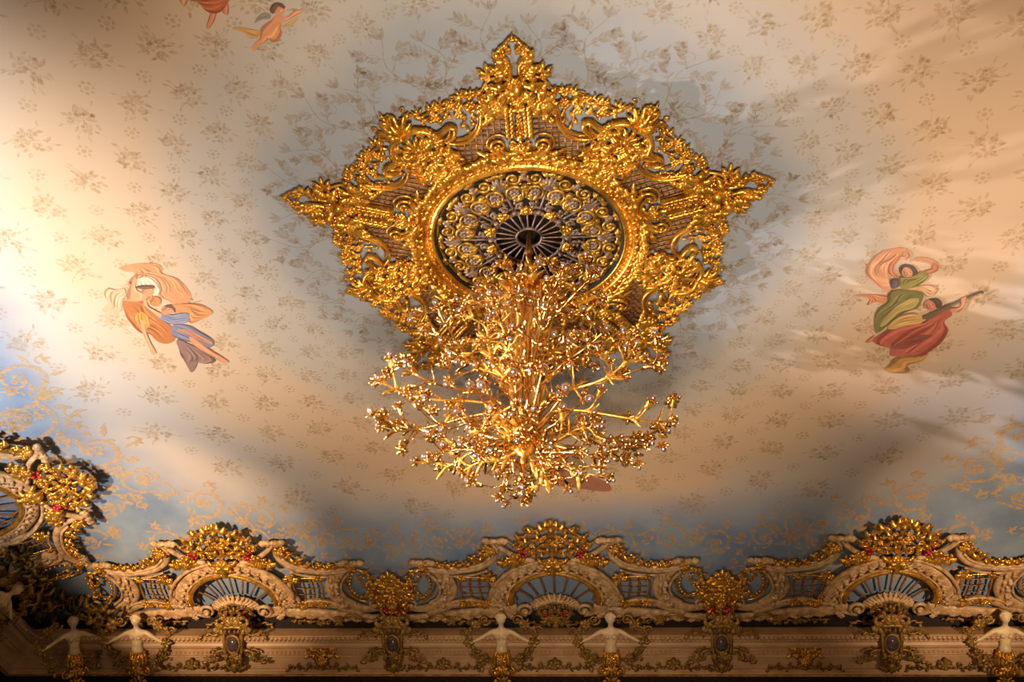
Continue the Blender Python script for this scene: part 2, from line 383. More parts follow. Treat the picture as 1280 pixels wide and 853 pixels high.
def cornice(name, M, u0, u1, label):
    mb = MB(); n = len(PROF)
    def mitre(u, v, z):                               # the two cornices meet in the back left corner
        off = .67*v+.74*z
        return {'left end': -(9.85-off), 'right end': 9.85-off, 'back end': 8.8-off, 'far end': off-8.8}.get(u, u)
    V = np.array([(mitre(u, v, z), v, z) for u in (u0, u1) for v, z in PROF]); i = np.arange(n-1)
    ends = {'left end': -9.7, 'right end': 9.7, 'back end': 8.65, 'far end': -8.65}; u0, u1 = ends.get(u0, u0), ends.get(u1, u1)
    f = np.stack([i, i+1, n+i+1, n+i], -1); gold = np.array([k in (25, 26, 27) for k in i]); dk = i < 2
    mb.add(V, [f[~gold & ~dk]], 0); mb.f.append((f[gold], 1)); mb.f.append((f[dk], 2))
    g = random.Random(5); u = u0+.03
    while u < u1:                                     # carved egg, leaf and dentil rows of the moulding
        leaf(mb, u, -.335, -PI/2, .09, .03, .205, .02, 0, 1, 0); 
        ball(mb, u+.04, -.685, .055, .028, 1, 1.25, .8, 5, 4, 0); ball(mb, u+.0, -.43, .19, .016, 1, 1, 1, 5, 4, 0)
        ball(mb, u+.06, -.43, .19, .016, 1, 1, 1, 5, 4, 0)
        u += .085
    o = mb.build(name, [CREAM_C, GOLD_P, DARK]); o.matrix_world = M
    for p in o.data.polygons[:0]: pass
    me = o.data; sm = np.zeros(len(me.polygons), bool); sm[n:] = True; me.polygons.foreach_set('use_smooth', sm)
    return struct(o, label)
cornice('trim_1', cornice_back(0), 'left end', 'right end', 'cream and gold cornice along the back wall')
cornice('trim_2', cornice_left(0), -6.5, 'back end', 'cream and gold cornice along the shadowed left wall')
cornice('trim_3', cornice_right(0), 'far end', 6.5, 'cream and gold cornice along the right wall')
def wall(name, a, b, label):
    mb = MB(); (x0, y0), (x1, y1) = a, b
    d = np.array([x1-x0, y1-y0]); nn = np.array([d[1], -d[0]]); nn = nn/np.linalg.norm(nn)*.15
    c = [(x0, y0), (x1, y1), (x1-nn[0], y1-nn[1]), (x0-nn[0], y0-nn[1])]
    V = np.array([(x, y, z) for z in (0, 10.2) for x, y in c])
    mb.add(V, [[[0, 1, 5, 4], [1, 2, 6, 5], [2, 3, 7, 6], [3, 0, 4, 7], [4, 5, 6, 7], [3, 2, 1, 0]]])
    return struct(mb.build(name, WALLM, flat=True), label)
wall('wall_back', (-10.75, 9.75), (10.75, 9.75), 'dark wall below the back cornice')
wall('wall_right', (10.75, 9.75), (10.75, -6.6), 'dark wall below the right cornice')
wall('wall_left', (-10.75, -6.6), (-10.75, 9.75), 'dark wall below the left cornice')

# ------------------------------------------------------------------ the gilded ceiling rose
ROSE = thing('ceiling_medallion', 'huge gilded openwork star rosette in the middle of the painted ceiling', 'ceiling medallion', frame((0, 0, 11.58), (1, 0, 0), (0, -1, 0)))
def rp(L): return [rose_pol(*q) for q in L]
def ring_profile(mb, prof, n=120, mi=0):
    a = np.linspace(0, 2*PI, n, endpoint=False); K = len(prof)
    V = np.array([(r*S*math.cos(t), r*S*math.sin(t), z) for t in a for r, z in prof]).reshape(-1, 3)
    i, j = np.meshgrid(np.arange(n), np.arange(K-1), indexing='ij'); i2 = (i+1) % n
    mb.add(V, [np.stack([i*K+j, i2*K+j, i2*K+j+1, i*K+j+1], -1).reshape(-1, 4)], mi)
def build_rose():
    g = random.Random(11)
    # ring moulding with a beaded band
    mb = MB(); ring_profile(mb, [(.985, -.02), (.99, .05), (1.0, .075), (1.02, .05), (1.035, .05), (1.04, .035), (1.075, .035), (1.08, .06), (1.10, .09), (1.125, .075), (1.14, .045), (1.17, .06), (1.205, .055), (1.23, .02), (1.24, -.02)])
    for k in range(110):
        a = k*2*PI/110; ball(mb, 1.057*S*math.cos(a), 1.057*S*math.sin(a), .045, .026, K=6, R=4)
    mb.build('ring_molding', GOLD, ROSE)
    mb = MB(); ring_profile(mb, [(.97, -.05), (.972, .03), (.987, .045), (.989, -.03)]); mb.build('dark_gap_ring', DARK, ROSE)
    mb = MB()
    for k in range(80):
        a = 4.5*k+2.2; x, y = rose_pol(1.185+.012*(k % 3-1), a); t = math.radians(90-a); sg = 1 if (int(a/36) % 2) else -1
        leaf(mb, x, y, t+sg*(PI/2-.35), .24, .055, .07, .06, sg*.5, 3)
        leaf(mb, x, y, t+sg*(PI/2+.5), .17, .04, .05, .06, -sg*.9, 2); leaf(mb, *rose_pol(1.10, a), t+sg*(PI/2-.6), .10, .026, .06, .05, sg*.6, 1)
        if k % 3 == 0: ball(mb, *rose_pol(1.2, a+3), .11, .032)
    mb.build('ring_leafwork', GOLD, ROSE)
    # --- one star point, drawn for its right half and mirrored
    h = MB()
    band(h, rp([(1.165, .5), (1.19, 5), (1.26, 9.5), (1.345, 12)]), .035, .05, .10, 16)                  # boat under the volutes
    band(h, rp([(1.21, 0), (1.235, 4), (1.29, 7.5), (1.35, 8)]), .022, .03, .12, 12)
    x, y = rose_pol(1.37, 8.6); spiral(h, x, y, .105, -1.2, 1.6, .024, .12, rise=.04)
    spiral(h, x, y, .15, -.8, .55, .02, .08, inner=.8, bead=False)
    leaf(h, *rose_pol(1.25, 10.5), -.05, .26, .045, .05, .07, .5, 3)
    band(h, rp([(1.44, 3.6), (1.55, 3.1), (1.66, 2.7), (1.76, 2.9)]), .034, .05, .09, 14)                  # pillar
    for k in range(7): leaf(h, *rose_pol(1.45+.05*k, 3.6-.12*k), PI/2-.5, .12, .034, .11, .05, .9, 2)
    for k in range(7): leaf(h, *rose_pol(1.45+.05*k, 3.2-.12*k), PI/2+.6, .10, .028, .11, .05, -.9, 2)
    band(h, rp([(1.765, 0), (1.765, 2.4), (1.79, 4.4)]), .036, .05, .11, 10); leaf(h, *rose_pol(1.77, 3.6), .2, .16, .04, .1, .05, .8)
    x, y = rose_pol(1.36, 3.2); spiral(h, x, y, .06, 1.2, 1.3, .017, .13)
    cluster(h, *rose_pol(1.86, 6.7), .19, 11, .07, seed=3); cluster(h, *rose_pol(1.79, 8.8), .15, 9, .06, seed=4)
    leaf(h, *rose_pol(1.77, 7), -1.2, .22, .05, .07, .07, .5, 3); leaf(h, *rose_pol(1.72, 8.9), -1.1, .2, .045, .06, .07, .5, 3)
    vine(h, rp([(2.06, .6), (2.10, 3), (2.12, 5.5), (2.07, 7.6), (1.99, 9.0), (1.93, 9.4)]), .022, .016, .07, .12, .10, seed=5)
    tuft(h, *rose_pol(2.15, 5.8), .9, .2, 4, .8, z=.07); leaf(h, *rose_pol(2.04, 1.2), .25, .27, .06, .1, .08, -.5, 3); leaf(h, *rose_pol(1.98, 1.4), -.1, .2, .05, .1, .06, -1.1, 3)
    leaf(h, *rose_pol(1.93, 1.2), -.5, .15, .04, .1, .05, -1., 2)
    band(h, rp([(1.93, .3), (2.0, .9), (2.08, 1.9)]), .04, .06, .10, 10)                                   # vase
    band(h, rp([(2.10, 1.3), (2.18, 1.15), (2.26, 1.35), (2.31, 2.2), (2.28, 3.3)]), .026, .04, .08, 16)    # twin leaf columns
    for r, p, a in ((2.15, 1.9, .2), (2.2, 2.2, -.2), (2.24, 1.8, .5), (2.29, 1.8, .2), (2.31, 2.6, .9), (2.16, 2.6, -.7), (2.25, 3.0, -.4), (2.2, 3.2, .4)):
        leaf(h, *rose_pol(r, p), a, .15, .042, .08, .07, g.uniform(-1, 1), 2)
    rosette(h, *rose_pol(2.25, 2.2), .08, .1, 6); rosette(h, *rose_pol(2.17, 2.6), .06, .1, 6)
    vine(h, rp([(2.33, 2.2), (2.39, 2.4), (2.45, 1.8), (2.51, .5)]), .026, .02, .07, .09, .06, seed=7, curl=False)
    cluster(h, *rose_pol(2.40, 1.9), .09, 7, .08, seed=6, flower=False); band(h, rp([(2.08, 3.2), (2.17, 5), (2.21, 3.9)]), .012, None, .06, 10)
    h.mirror(); c = MB()
    rosette(c, *rose_pol(1.865, 0), .12, .09, 7); rosette(c, *rose_pol(1.865, 0), .07, .14, 5)
    rosette(c, *rose_pol(2.075, 0), .08, .11, 6); leaf(c, *rose_pol(1.88, 0), PI/2, .27, .08, .1, .06, 0, 1)
    for k in range(6): rosette(c, *rose_pol(1.45+.05*k, 0), .075-.006*k, .07+.01*k, 5, k)
    tuft(c, *rose_pol(1.24, 0), PI/2, .24, 5, 1.1, z=.1); rosette(c, *rose_pol(1.345, 0), .085, .14, 7); ball(c, *rose_pol(1.2, 0), .14, .045)
    tuft(c, *rose_pol(2.49, 0), PI/2, .1, 3, .8, z=.07); leaf(c, *rose_pol(1.41, 0), PI/2, .1, .04, .1, .05)
    h.merge(c); pt = h.build('star_point', GOLD, ROSE)
    # sub-part: flower cluster pieces in front of the point
    for p in (5.2, -5.2): s = MB(); rosette(s, *rose_pol(2.0, p), .09, .10, 6, .4); s.build('rosette', BRIGHT, pt)
    # --- cartouche on the shorter points (its axis is local y)
    q = lambda L: [rose_pol(r, a-36) for r, a in L]
    h = MB()
    band(h, q([(1.595, 25), (1.635, 21.8), (1.70, 20.6), (1.735, 22.5), (1.705, 25), (1.70, 27.2), (1.76, 28.3), (1.82, 29.8), (1.868, 32.5), (1.86, 36)]), .03, .06, .14, 36)
    band(h, q([(1.60, 26.6), (1.65, 23.4), (1.69, 22.6)]), .014, .03, .11, 10)
    band(h, q([(1.69, 27.9), (1.76, 29.8), (1.825, 33), (1.815, 36)]), .014, .03, .11, 14)
    band(h, q([(1.53, 26.5), (1.46, 27), (1.40, 25.2), (1.375, 25.6), (1.365, 28), (1.33, 29), (1.355, 31.5), (1.36, 33), (1.30, 34), (1.27, 36)]), .027, .055, .13, 30)
    band(h, q([(1.50, 28.3), (1.42, 28.4), (1.40, 30), (1.41, 33), (1.34, 35)]), .013, .03, .10, 16)
    cluster(h, *rose_pol(1.50, -5.4), .13, 7, .08, seed=21); cluster(h, *rose_pol(1.36, -8.2), .11, 7, .08, seed=22); cluster(h, *rose_pol(1.64, -6.6), .13, 7, .09, seed=23)
    cluster(h, *rose_pol(1.74, -5.6), .13, 9, .1, seed=24, flower=False); cluster(h, *rose_pol(1.30, -4.5), .14, 9, .08, seed=25)
    vine(h, rp([(1.88, -1), (1.95, -3), (2.03, -4.6), (1.98, -6.3), (1.925, -6.6)]), .018, .014, .06, .11, .07, seed=26)
    vine(h, rp([(1.87, -2), (1.93, -1.6), (2.02, -1.6), (2.12, -.8)]), .018, .012, .06, .10, .08, seed=27, curl=False)
    for a, L in ((.25, .3), (.6, .28), (.95, .22)): leaf(h, *rose_pol(1.87, -.4), PI/2+a, L, .045, .09, .07, a*.7, 3)
    leaf(h, *rose_pol(1.60, -.5), PI/2+.9, .24, .05, .11, .07, .8, 3); leaf(h, *rose_pol(1.58, -.5), PI/2+1.7, .2, .05, .11, .06, .8, 3); leaf(h, *rose_pol(1.55, -.5), -PI/2-.8, .2, .05, .1, .06, -.8, 3)
    h.mirror(); c = MB()
    rosette(c, *rose_pol(1.60, 0), .15, .11, 8); rosette(c, *rose_pol(1.60, 0), .08, .17, 6); tuft(c, *rose_pol(1.66, 0), PI/2, .24, 5, .9, z=.1); tuft(c, *rose_pol(1.46, 0), -PI/2, .22, 5, 1., z=.1)
    tuft(c, *rose_pol(2.04, 0), PI/2, .15, 5, 1.1, z=.08); leaf(c, *rose_pol(1.84, 0), PI/2, .3, .05, .1, .08, 0, 3); rosette(c, *rose_pol(1.37, 0), .1, .1, 7); rosette(c, *rose_pol(2.06, 0), .07, .1)
    h.merge(c); ca = h.build('leaf_cartouche', GOLD, ROSE)
    # --- openwork border between a long and a short point
    h = MB()
    band(h, rp([(1.86, 10), (1.76, 11.2), (1.66, 12.2), (1.575, 14), (1.51, 16.8), (1.483, 20.2), (1.50, 23.8), (1.55, 26.2), (1.62, 27.6)]), .026, .05, .08, 34)
    band(h, rp([(1.83, 11.3), (1.70, 12.9), (1.60, 14.8), (1.545, 17.6), (1.525, 20.5), (1.545, 23.5)]), .012, .03, .08, 22)
    vine(h, rp([(1.93, 9.2), (1.99, 11), (1.985, 13.5), (1.965, 15.2), (1.935, 17.2), (1.90, 19.5), (1.925, 22.5), (1.935, 25), (1.91, 28), (1.94, 30)]), .019, .016, .06, .11, .07, seed=31)
    vine(h, rp([(1.955, 15.6), (1.88, 15.3), (1.81, 14.2), (1.80, 12.8), (1.84, 12.2)]), .017, .012, .06, .10, .07, seed=32)
    vine(h, rp([(1.94, 17), (1.87, 17.8), (1.80, 17.6), (1.73, 17.2), (1.64, 17.6)]), .016, .012, .06, .095, .07, seed=33)
    vine(h, rp([(1.90, 19.7), (1.84, 20.9), (1.80, 23.5), (1.83, 26), (1.88, 26.5)]), .016, .012, .06, .10, .07, seed=34)
    vine(h, rp([(1.70, 12.4), (1.72, 14), (1.68, 15), (1.64, 14.6)]), .013, .009, .06, .07, .06, seed=35)
    for r, p, a in ((1.965, 12.2, 1.2), (1.95, 20.8, 1.0), (1.95, 23.8, 1.4), (1.96, 27.6, .7), (1.99, 14.4, .4)): tuft(h, *rose_pol(r, p), a, .12, 4, .9, z=.06)
    rosette(h, *rose_pol(1.875, 13.2), .075, .08); rosette(h, *rose_pol(1.80, 17.7), .07, .08); rosette(h, *rose_pol(1.86, 24.5), .08, .08); rosette(h, *rose_pol(1.94, 18.6), .07, .08)
    bd = h.build('scroll_border', GOLD, ROSE)
    # --- bronze lattice panel
    h = MB(); poly = np.array(rp([(1.24, 26.5), (1.21, 20), (1.215, 14), (1.30, 11.5), (1.44, 5.5), (1.46, 3.6), (1.74, 3.4), (1.72, 9.5), (1.64, 12.4), (1.56, 14.6), (1.49, 18.5), (1.475, 21), (1.49, 25), (1.42, 26)]))
    h.add(with_z(poly, .008), [np.arange(len(poly)).reshape(1, -1)], 1)  # added backing plate, carries the shade behind the bars as colour
    def clip(axis, c):
        xs = []
        for a, b in zip(poly, np.roll(poly, -1, 0)):
            if (a[axis]-c)*(b[axis]-c) < 0: xs.append(a[1-axis]+(c-a[axis])/(b[axis]-a[axis])*(b[1-axis]-a[1-axis]))
        return sorted(xs)
    for axis, off, z in ((0, .04, .055), (1, .02, .035)):
        c = poly[:, axis].min()+off
        while c < poly[:, axis].max():
            xs = clip(axis, c)
            for a, b in zip(xs[::2], xs[1::2]):
                P = np.array([[c, a, z], [c, (a+b)/2, z], [c, b, z]]) if axis == 0 else np.array([[a, c, z], [(a+b)/2, c, z], [b, c, z]])
                sweep(h, P, .0115, .011, 4)
            c += .074
    la = h.build('lattice_panel', [BRONZE, LATBACK], ROSE)
    MX = Matrix.Diagonal((-1, 1, 1, 1))
    for k in range(5):
        R = Matrix.Rotation(k*2*PI/5, 4, 'Z'); R2 = Matrix.Rotation(k*2*PI/5+PI/5, 4, 'Z')
        if k:
            tree_copy(pt, ROSE, R); child_copy(bd, ROSE, R); child_copy(la, ROSE, R)
        child_copy(bd, ROSE, R @ MX); child_copy(la, ROSE, R @ MX)
        child_copy(ca, ROSE, R2)
    ca.name = 'tmp'; bpy.data.objects.remove(ca)
    # --- pierced disc
    mb = MB(); n = 96; a = np.arange(n)*2*PI/n
    ring_profile(mb, [(.36, -.05), (.98, -.05)], mi=0); disc = mb.build('pierced_disc', DARK, ROSE)
    sp = MB(); me_ = MB()
    for r_ in (.43, .57, .80): ring_profile(me_, [(r_-.012, -.05), (r_-.008, -.03), (r_+.008, -.03), (r_+.012, -.05)])
    ring_profile(sp, [(.945, -.05), (.95, -.02), (.968, -.02), (.972, -.05)]); ring_profile(sp, [(.735, -.05), (.74, -.035), (.75, -.035), (.755, -.05)])
    for k in range(10):
        b = 36*k+18
        for sg in (-1, 1):
            x, y = rose_pol(.855, b+sg*10.4); t = math.radians(90-(b+sg*10.4))
            spiral(sp, x, y, .105, t-sg*1.2, -sg*1.7, .026, .0, inner=.15)
            x2, y2 = rose_pol(.67, b+sg*9.2)
            spiral(sp, x2, y2, .118, t-PI, sg*1.0, .032, .005, inner=.82, bead=False)
            leaf(sp, *rose_pol(.78, b+sg*17), t+PI, .14, .05, -.01, .03, sg*.3); leaf(sp, *rose_pol(.93, b+sg*7), t+sg*1.9, .19, .042, -.01, .03, -sg*.8)
            leaf(sp, *rose_pol(.56, b+sg*9), t, .12, .042, -.01, .03, sg*.8); leaf(sp, *rose_pol(.56, b+sg*14), t+.3*sg, .14, .042, -.01, .03, -sg*.8)
            leaf(sp, *rose_pol(.76, b+sg*6.5), t+.6*sg, .14, .04, -.01, .03, sg*.9)
            leaf(sp, *rose_pol(.95, b+sg*14), t-sg*1.7, .17, .036, -.01, .03, sg*.8)
            rosette(me_, x2, y2, .09, -.01, 8); ball(me_, x2, y2, .0, .03)
            x3, y3 = rose_pol(.475, b+sg*10.5); spiral(me_, x3, y3, .062, t-sg*.8, sg*1.4, .02, -.005)
            leaf(me_, *rose_pol(.50, b+sg*4.5), t-.4*sg, .13, .026, -.02, .02, sg*.6); leaf(me_, *rose_pol(.43, b+sg*15), t+.5*sg, .14, .026, -.02, .02, -sg*.9)
            leaf(me_, *rose_pol(.93, b+sg*17.5), t+PI, .14, .042, -.01, .02, sg*.5)
        x, y = rose_pol(.70, b); t = math.radians(90-b)
        dv = MB(); tuft(dv, x, y, t, .28, 7, .42, .036, -.02, .04); band(dv, rp([(.44, b), (.56, b), (.75, b)]), .016, None, -.02, 5); dv.build('feather_palmette', MAUVE, disc)
        x, y = rose_pol(.385, b+18)
        gl = MB(); tuft(gl, x, y, math.radians(90-b-18), .13, 5, 1.2, .04, -.015, .04); ball(gl, *rose_pol(.42, b+18), .02, .04); ball(gl, x, y, .0, .035); gl.build('gilt_leaf', GOLD, disc)
        x, y = rose_pol(.4, b); ball(me_, x, y, -.01, .04)
    sp.build('gilt_scrollwork', OLDG, disc); me_.build('mauve_tracery', MAUVE, disc);
    su = MB()
    ring_profile(su, [(.12, -.04), (.125, -.015), (.14, -.015), (.145, -.04)]); ring_profile(su, [(.352, -.045), (.356, -.02), (.375, -.02), (.38, -.05)])
    for k in range(24):
        b = 15*k
        band(su, rp([(.14, b), (.24, b), (.345, b)]), .012, .012, -.025, 4)
        band(su, rp([(.33, b), (.352, b+2.6), (.358, b+7.5), (.352, b+12.4), (.33, b+15)]), .011, None, -.025, 10)
    su.build('sunburst_grating', MAUVE, disc)
    mb = MB(); ring_profile(mb, [(.40, -.03), (.39, -.5), (.001, -.5)]); mb.build('dark_shaft', DARK, disc)
build_rose()
# ------------------------------------------------------------------ pediments along the cove
PV = Vector((0, -.956, .294)); PVL = Vector((.956, 0, .294))
def ped_back(u): return frame((u, 8.65, 10.7), (1, 0, 0), PV)
def ped_left(u): return frame((-9.7, u, 10.7), (0, 1, 0), PVL)
def both(fn):
    h = MB(); fn(h); return h.mirror()
def build_pediment(name, label, M):
    T = thing(name, label, 'pediment', M, 'pediments along the cove')
    g = random.Random(19)
    # carved cream frame
    def cream(h):
        band(h, [(0, 1.0), (.3, .97), (.6, .83), (.85, .6), (1.0, .32), (1.04, .1), (.98, -.06)], [.10, .11, .12, .13, .13, .12, .09], .07, .05, 26, 8)
        band(h, [(0.03, 1.15), (.35, 1.11), (.7, .96), (.98, .7), (1.15, .42), (1.17, .26), (1.1, .18)], .035, .05, .12, 26)
        band(h, [(0.03, .885), (.3, .86), (.55, .72), (.76, .52), (.88, .28), (.9, .1)], .022, .03, .12, 20)
        for k in range(9):                                # leaf carving on the arch band
            t = k/8; a = PI/2-t*1.45; x, y = 1.02*math.cos(a)*1.0, .06+.93*math.sin(a)
            leaf(h, x, y, a-PI/2-.4, .2, .05, .09, .04, -.7, 3); leaf(h, x*.95, y*.97, a-PI/2+.5, .16, .04, .09, .04, .8, 2)
        band(h, [(.33, 1.14), (.6, 1.22), (.85, 1.40), (1.0, 1.58)], .05, .05, .10, 14)           # broken pediment arms
        band(h, [(1.06, 1.56), (1.02, 1.36), (1.1, 1.14), (1.35, .96), (1.75, .86), (2.1, .86), (2.38, .96)], [.05, .06, .07, .07, .06, .06, .05], .06, .07, 30, 8)
        band(h, [(1.12, 1.25), (1.3, 1.07), (1.7, .95), (2.1, .95), (2.35, 1.03)], .028, .035, .11, 22)
        band(h, [(1.2, .88), (1.5, .77), (1.9, .74)], .022, .03, .08, 12)
        for (x, y) in ((1.03, 1.62), (2.40, 1.1)):        # flat cream shell tips
            leaf(h, x-.02, y, PI-.08, .27, .075, .09, .03, .25, 2, hh=.7); leaf(h, x-.03, y, .1, .25, .07, .09, .03, -.3, 2, hh=.7)
            ball(h, x-.14, y+.02, .11, .075, 1.3, .9, .8); ball(h, x+.14, y+.02, .11, .07, 1.3, .9, .8); ball(h, x, y+.02, .11, .06, 1.4, .8, .8)
        band(h, [(2.18, .9), (2.03, .72), (1.93, .5), (1.95, .26), (2.12, .04), (2.4, -.12), (2.7, -.14)], [.1, .13, .14, .14, .14, .11, .06], .07, .05, 26, 8)
        band(h, [(2.3, .86), (2.16, .66), (2.1, .44), (2.17, .22), (2.35, .06)], .026, .04, .1, 20)
        for k in range(5): leaf(h, 2.05-.06*math.sin(k*.8), .8-.17*k, -PI/2+.5, .2, .05, .1, .04, -.9, 3); leaf(h, 1.96+.05*k*(k > 2), .75-.17*k, -PI/2-.5, .17, .04, .1, .04, .9, 2)
        spiral(h, 2.68, .04, .16, -PI/2, 1.4, .036, .08, rise=.05)
        band(h, [(.7, -.1), (1.0, -.2), (1.4, -.24), (1.9, -.3), (2.4, -.36), (2.95, -.38)], [.1, .14, .13, .13, .1, .08], .07, .05, 26, 8)
        band(h, [(1.22, -.06), (1.42, .04), (1.65, .07), (1.9, .0), (2.15, -.14), (2.4, -.24)], .085, .06, .06, 22, 8)
        band(h, [(1.15, .02), (1.38, .14), (1.65, .17), (1.93, .1), (2.2, -.06)], .02, .03, .12, 18)
        spiral(h, .54, -.1, .17, -PI/2, 1.7, .042, .10, rise=.07); band(h, [(.55, -.27), (.75, -.22), (.93, -.05), (1.0, .1)], .04, .05, .09, 12)
        band(h, [(1.22, .72), (1.13, .55), (1.12, .36), (1.2, .2), (1.25, .08)], .05, .05, .07, 14)
        spiral(h, 1.17, .0, .1, 0, 1.2, .026, .1); spiral(h, .92, -.1, .085, 2, 1.2, .024, .1)
        cluster(h, 1.08, .1, .14, 8, .09, seed=41); cluster(h, .85, -.22, .12, 7, .08, seed=42)
        for k in range(7): leaf(h, 1.1+.22*k, -.3-.02*k, .5, .2, .045, .09, .04, -1.1, 3)
    both(cream).build('plaster_frame', CREAM, T)
    # shell and fan
    sh = MB()
    for k in range(15):
        a = PI*(k+.5)/15; leaf(sh, .1*math.cos(a), -.06+.06*math.sin(a), math.atan2(.62*math.sin(a), math.cos(a)), .40-.10*abs(math.sin(a)), .05, .05, .08, 0, 3, hh=.7)
    for k in range(40):
        a = PI*(k+.5)/40; 
        for r_ in (.62, .78, .95): ball(sh, .47*r_*math.cos(a), -.06+.30*r_*math.sin(a), .12-.05*r_, .021, K=6, R=4)
    sh.build('scallop_shell', CREAM, T)
    fr = MB()
    for k in range(7):
        a = PI*(k+1)/8; x0, y0, x1, y1 = .44*math.cos(a), -.02+.3*math.sin(a), .76*math.cos(a), .06+.78*math.sin(a)
        band(fr, [(x0, y0), ((x0+x1)/2, (y0+y1)/2+.01), (x1, y1)], .019, None, .03, 5)
    for k in range(8):
        a0, a1 = PI*k/8, PI*(k+1)/8; am = (a0+a1)/2
        band(fr, [(.70*math.cos(a0), .05+.71*math.sin(a0)), (.75*math.cos(am), .06+.77*math.sin(am)), (.70*math.cos(a1), .05+.71*math.sin(a1))], .022, .02, .03, 9)
    fr.build('fan_tracery', RIBS, T)
    ar = MB()
    for sx in (-1, 1):
        band(ar, [(sx*.80, .06), (sx*.80, .24), (sx*.68, .5), (sx*.42, .73), (sx*.02, .87)], .048, .055, .12, 26)
        P = smooth([(sx*.86, .06), (sx*.86, .26), (sx*.73, .55), (sx*.45, .79), (sx*.02, .93)], 30)
        for x, y in P: ball(ar, x, y, .12, .026, K=6, R=4)
    ar.build('gilt_arch_molding', GOLD_P, T)
    # latticed side panels
    for sx in (-1, 1):
        la = MB()
        for u, b in ((1.36, .03), (1.53, .03)):
            band(la, [(sx*u, .68), (sx*(u+b), .4), (sx*u, .08)], .02, .018, .02, 10)
            for k in range(7): ball(la, sx*(u+b*math.sin(PI*k/6)), .64-.09*k, .035, .026, K=6, R=4)
        for v in (.56, .4, .24): band(la, [(sx*1.2, v), (sx*1.45, v-.03), (sx*1.7, v)], .009, None, .02, 6)
        pn = la.build('lattice_panel', BRONZE, T)
        f = MB(); band(f, [(sx*1.19, .70), (sx*1.45, .69), (sx*1.72, .70)], .02, None, .06, 8); band(f, [(sx*1.72, .72), (sx*1.74, .4), (sx*1.72, .06)], .02, None, .06, 8)
        band(f, [(sx*1.21, .72), (sx*1.2, .4), (sx*1.26, .05)], .018, None, .06, 8); band(f, [(sx*1.2, .06), (sx*1.45, .07), (sx*1.74, .05)], .022, None, .06, 8)
        for x, y, s in ((1.2, .74, .15), (1.7, .72, .09), (1.3, .05, .13), (1.68, .07, .12), (1.5, .04, .08)): cluster(f, sx*x, y, s, 8, .08, seed=int(50*x))
        band(f, [(sx*1.28, -.02), (sx*1.5, .12), (sx*1.72, .03), (sx*1.9, .12)], .024, None, .1, 14)
        f.build('gilt_frame', GOLD_P, pn)
    # gilded crest
    def crest(h):
        vine(h, [(.02, 1.95), (.2, 1.9), (.4, 1.82), (.55, 1.66), (.62, 1.45)], .035, .028, .09, .17, .12, seed=61)
        vine(h, [(.05, 1.72), (.22, 1.68), (.36, 1.58), (.42, 1.42), (.3, 1.3)], .034, .026, .09, .16, .11, seed=62)
        vine(h, [(.03, 1.28), (.16, 1.4), (.34, 1.42), (.5, 1.3), (.62, 1.28)], .032, .024, .09, .15, .1, seed=63)
        vine(h, [(.05, 1.50), (.16, 1.56), (.26, 1.46)], .03, .02, .1, .12, .09, seed=64)
        spiral(h, .4, 1.83, .11, .5, 1.3, .03, .1); spiral(h, .58, 1.52, .11, 0, -1.3, .03, .1); spiral(h, .2, 1.32, .1, 1, 1.3, .028, .1)
        for x, y, a, L in ((.1, 1.9, .6, .22), (.3, 1.86, .5, .2), (.5, 1.74, .2, .18), (.6, 1.6, -.2, .16), (.08, 1.98, 1.2, .16), (.12, 1.12, .3, .2), (.05, 1.05, -.9, .2), (.2, 1.7, .8, .16), (.42, 1.6, .9, .17)): leaf(h, x, y, a, L, L*.28, .1, .08, .8, 3)
        cluster(h, .70, 1.2, .17, 10, .1, seed=66); cluster(h, .88, 1.13, .14, 9, .1, seed=67); cluster(h, .55, 1.16, .11, 8, .1, seed=65)
    c = both(crest)
    tuft(c, 0, 1.94, PI/2, .21, 5, .9, .05, .1, .06); ball(c, 0, 2.06, .12, .06, 1, 1.3, 1); ball(c, 0, 1.92, .14, .07); cluster(c, 0, 1.62, .14, 8, .12, seed=68); tuft(c, 0, 1.25, -PI/2, .38, 5, .55, .07, .12, .07); cluster(c, 0, 1.08, .15, 9, .14, seed=69); leaf(c, 0, 1.0, -PI/2, .2, .07, .13, .05)
    band(c, [(0, 1.9), (0.01, 1.5), (0, 1.1)], .035, None, .08, 10)
    cr = c.build('gilt_crest', GOLD_P, T)
    for sx in (-1, 1):
        r = MB()
        for k in range(14): ball(r, sx*(.52+g.uniform(-.07, .07)), 1.34+g.uniform(-.11, .11), .1+g.uniform(0, .06), .042, K=6, R=4)
        r.build('red_flower_cluster', RED, T)['label'] = 'dark red flower cluster'
        cs = MB(); Q = lambda L: [(sx*x, y) for x, y in L]      # gilded cresting along the arm
        for k, (x, y, r_) in enumerate(((2.24, 1.08, .08), (2.08, 1.03, .07), (1.93, 1.02, .085), (1.73, 1.02, .09), (1.55, 1.06, .07), (1.38, 1.16, .11), (1.22, 1.3, .09), (1.16, 1.44, .08))):
            spiral(cs, sx*x, y, r_, PI/2 if sx > 0 else PI/2, -sx*1.3, .026, .09); leaf(cs, sx*x, y+.02, PI/2-sx*(.6), r_*1.9, r_*.42, .09, .06, -sx*1.3, 3); leaf(cs, sx*(x+.04), y-.04, PI/2+sx*1.3, r_*1.9, r_*.45, .09, .05, -sx*1.2, 2)
            ball(cs, sx*(x+.05), y+.03, .12, .03)
        band(cs, Q([(1.12, 1.5), (1.2, 1.28), (1.38, 1.06), (1.75, .95), (2.3, 1.03)]), .025, None, .08, 20)
        cluster(cs, sx*1.1, 1.42, .12, 8, .1, seed=71); cluster(cs, sx*2.36, 1.0, .1, 8, .1, seed=72)
        cs.build('gilt_cresting', GOLD_P, T)
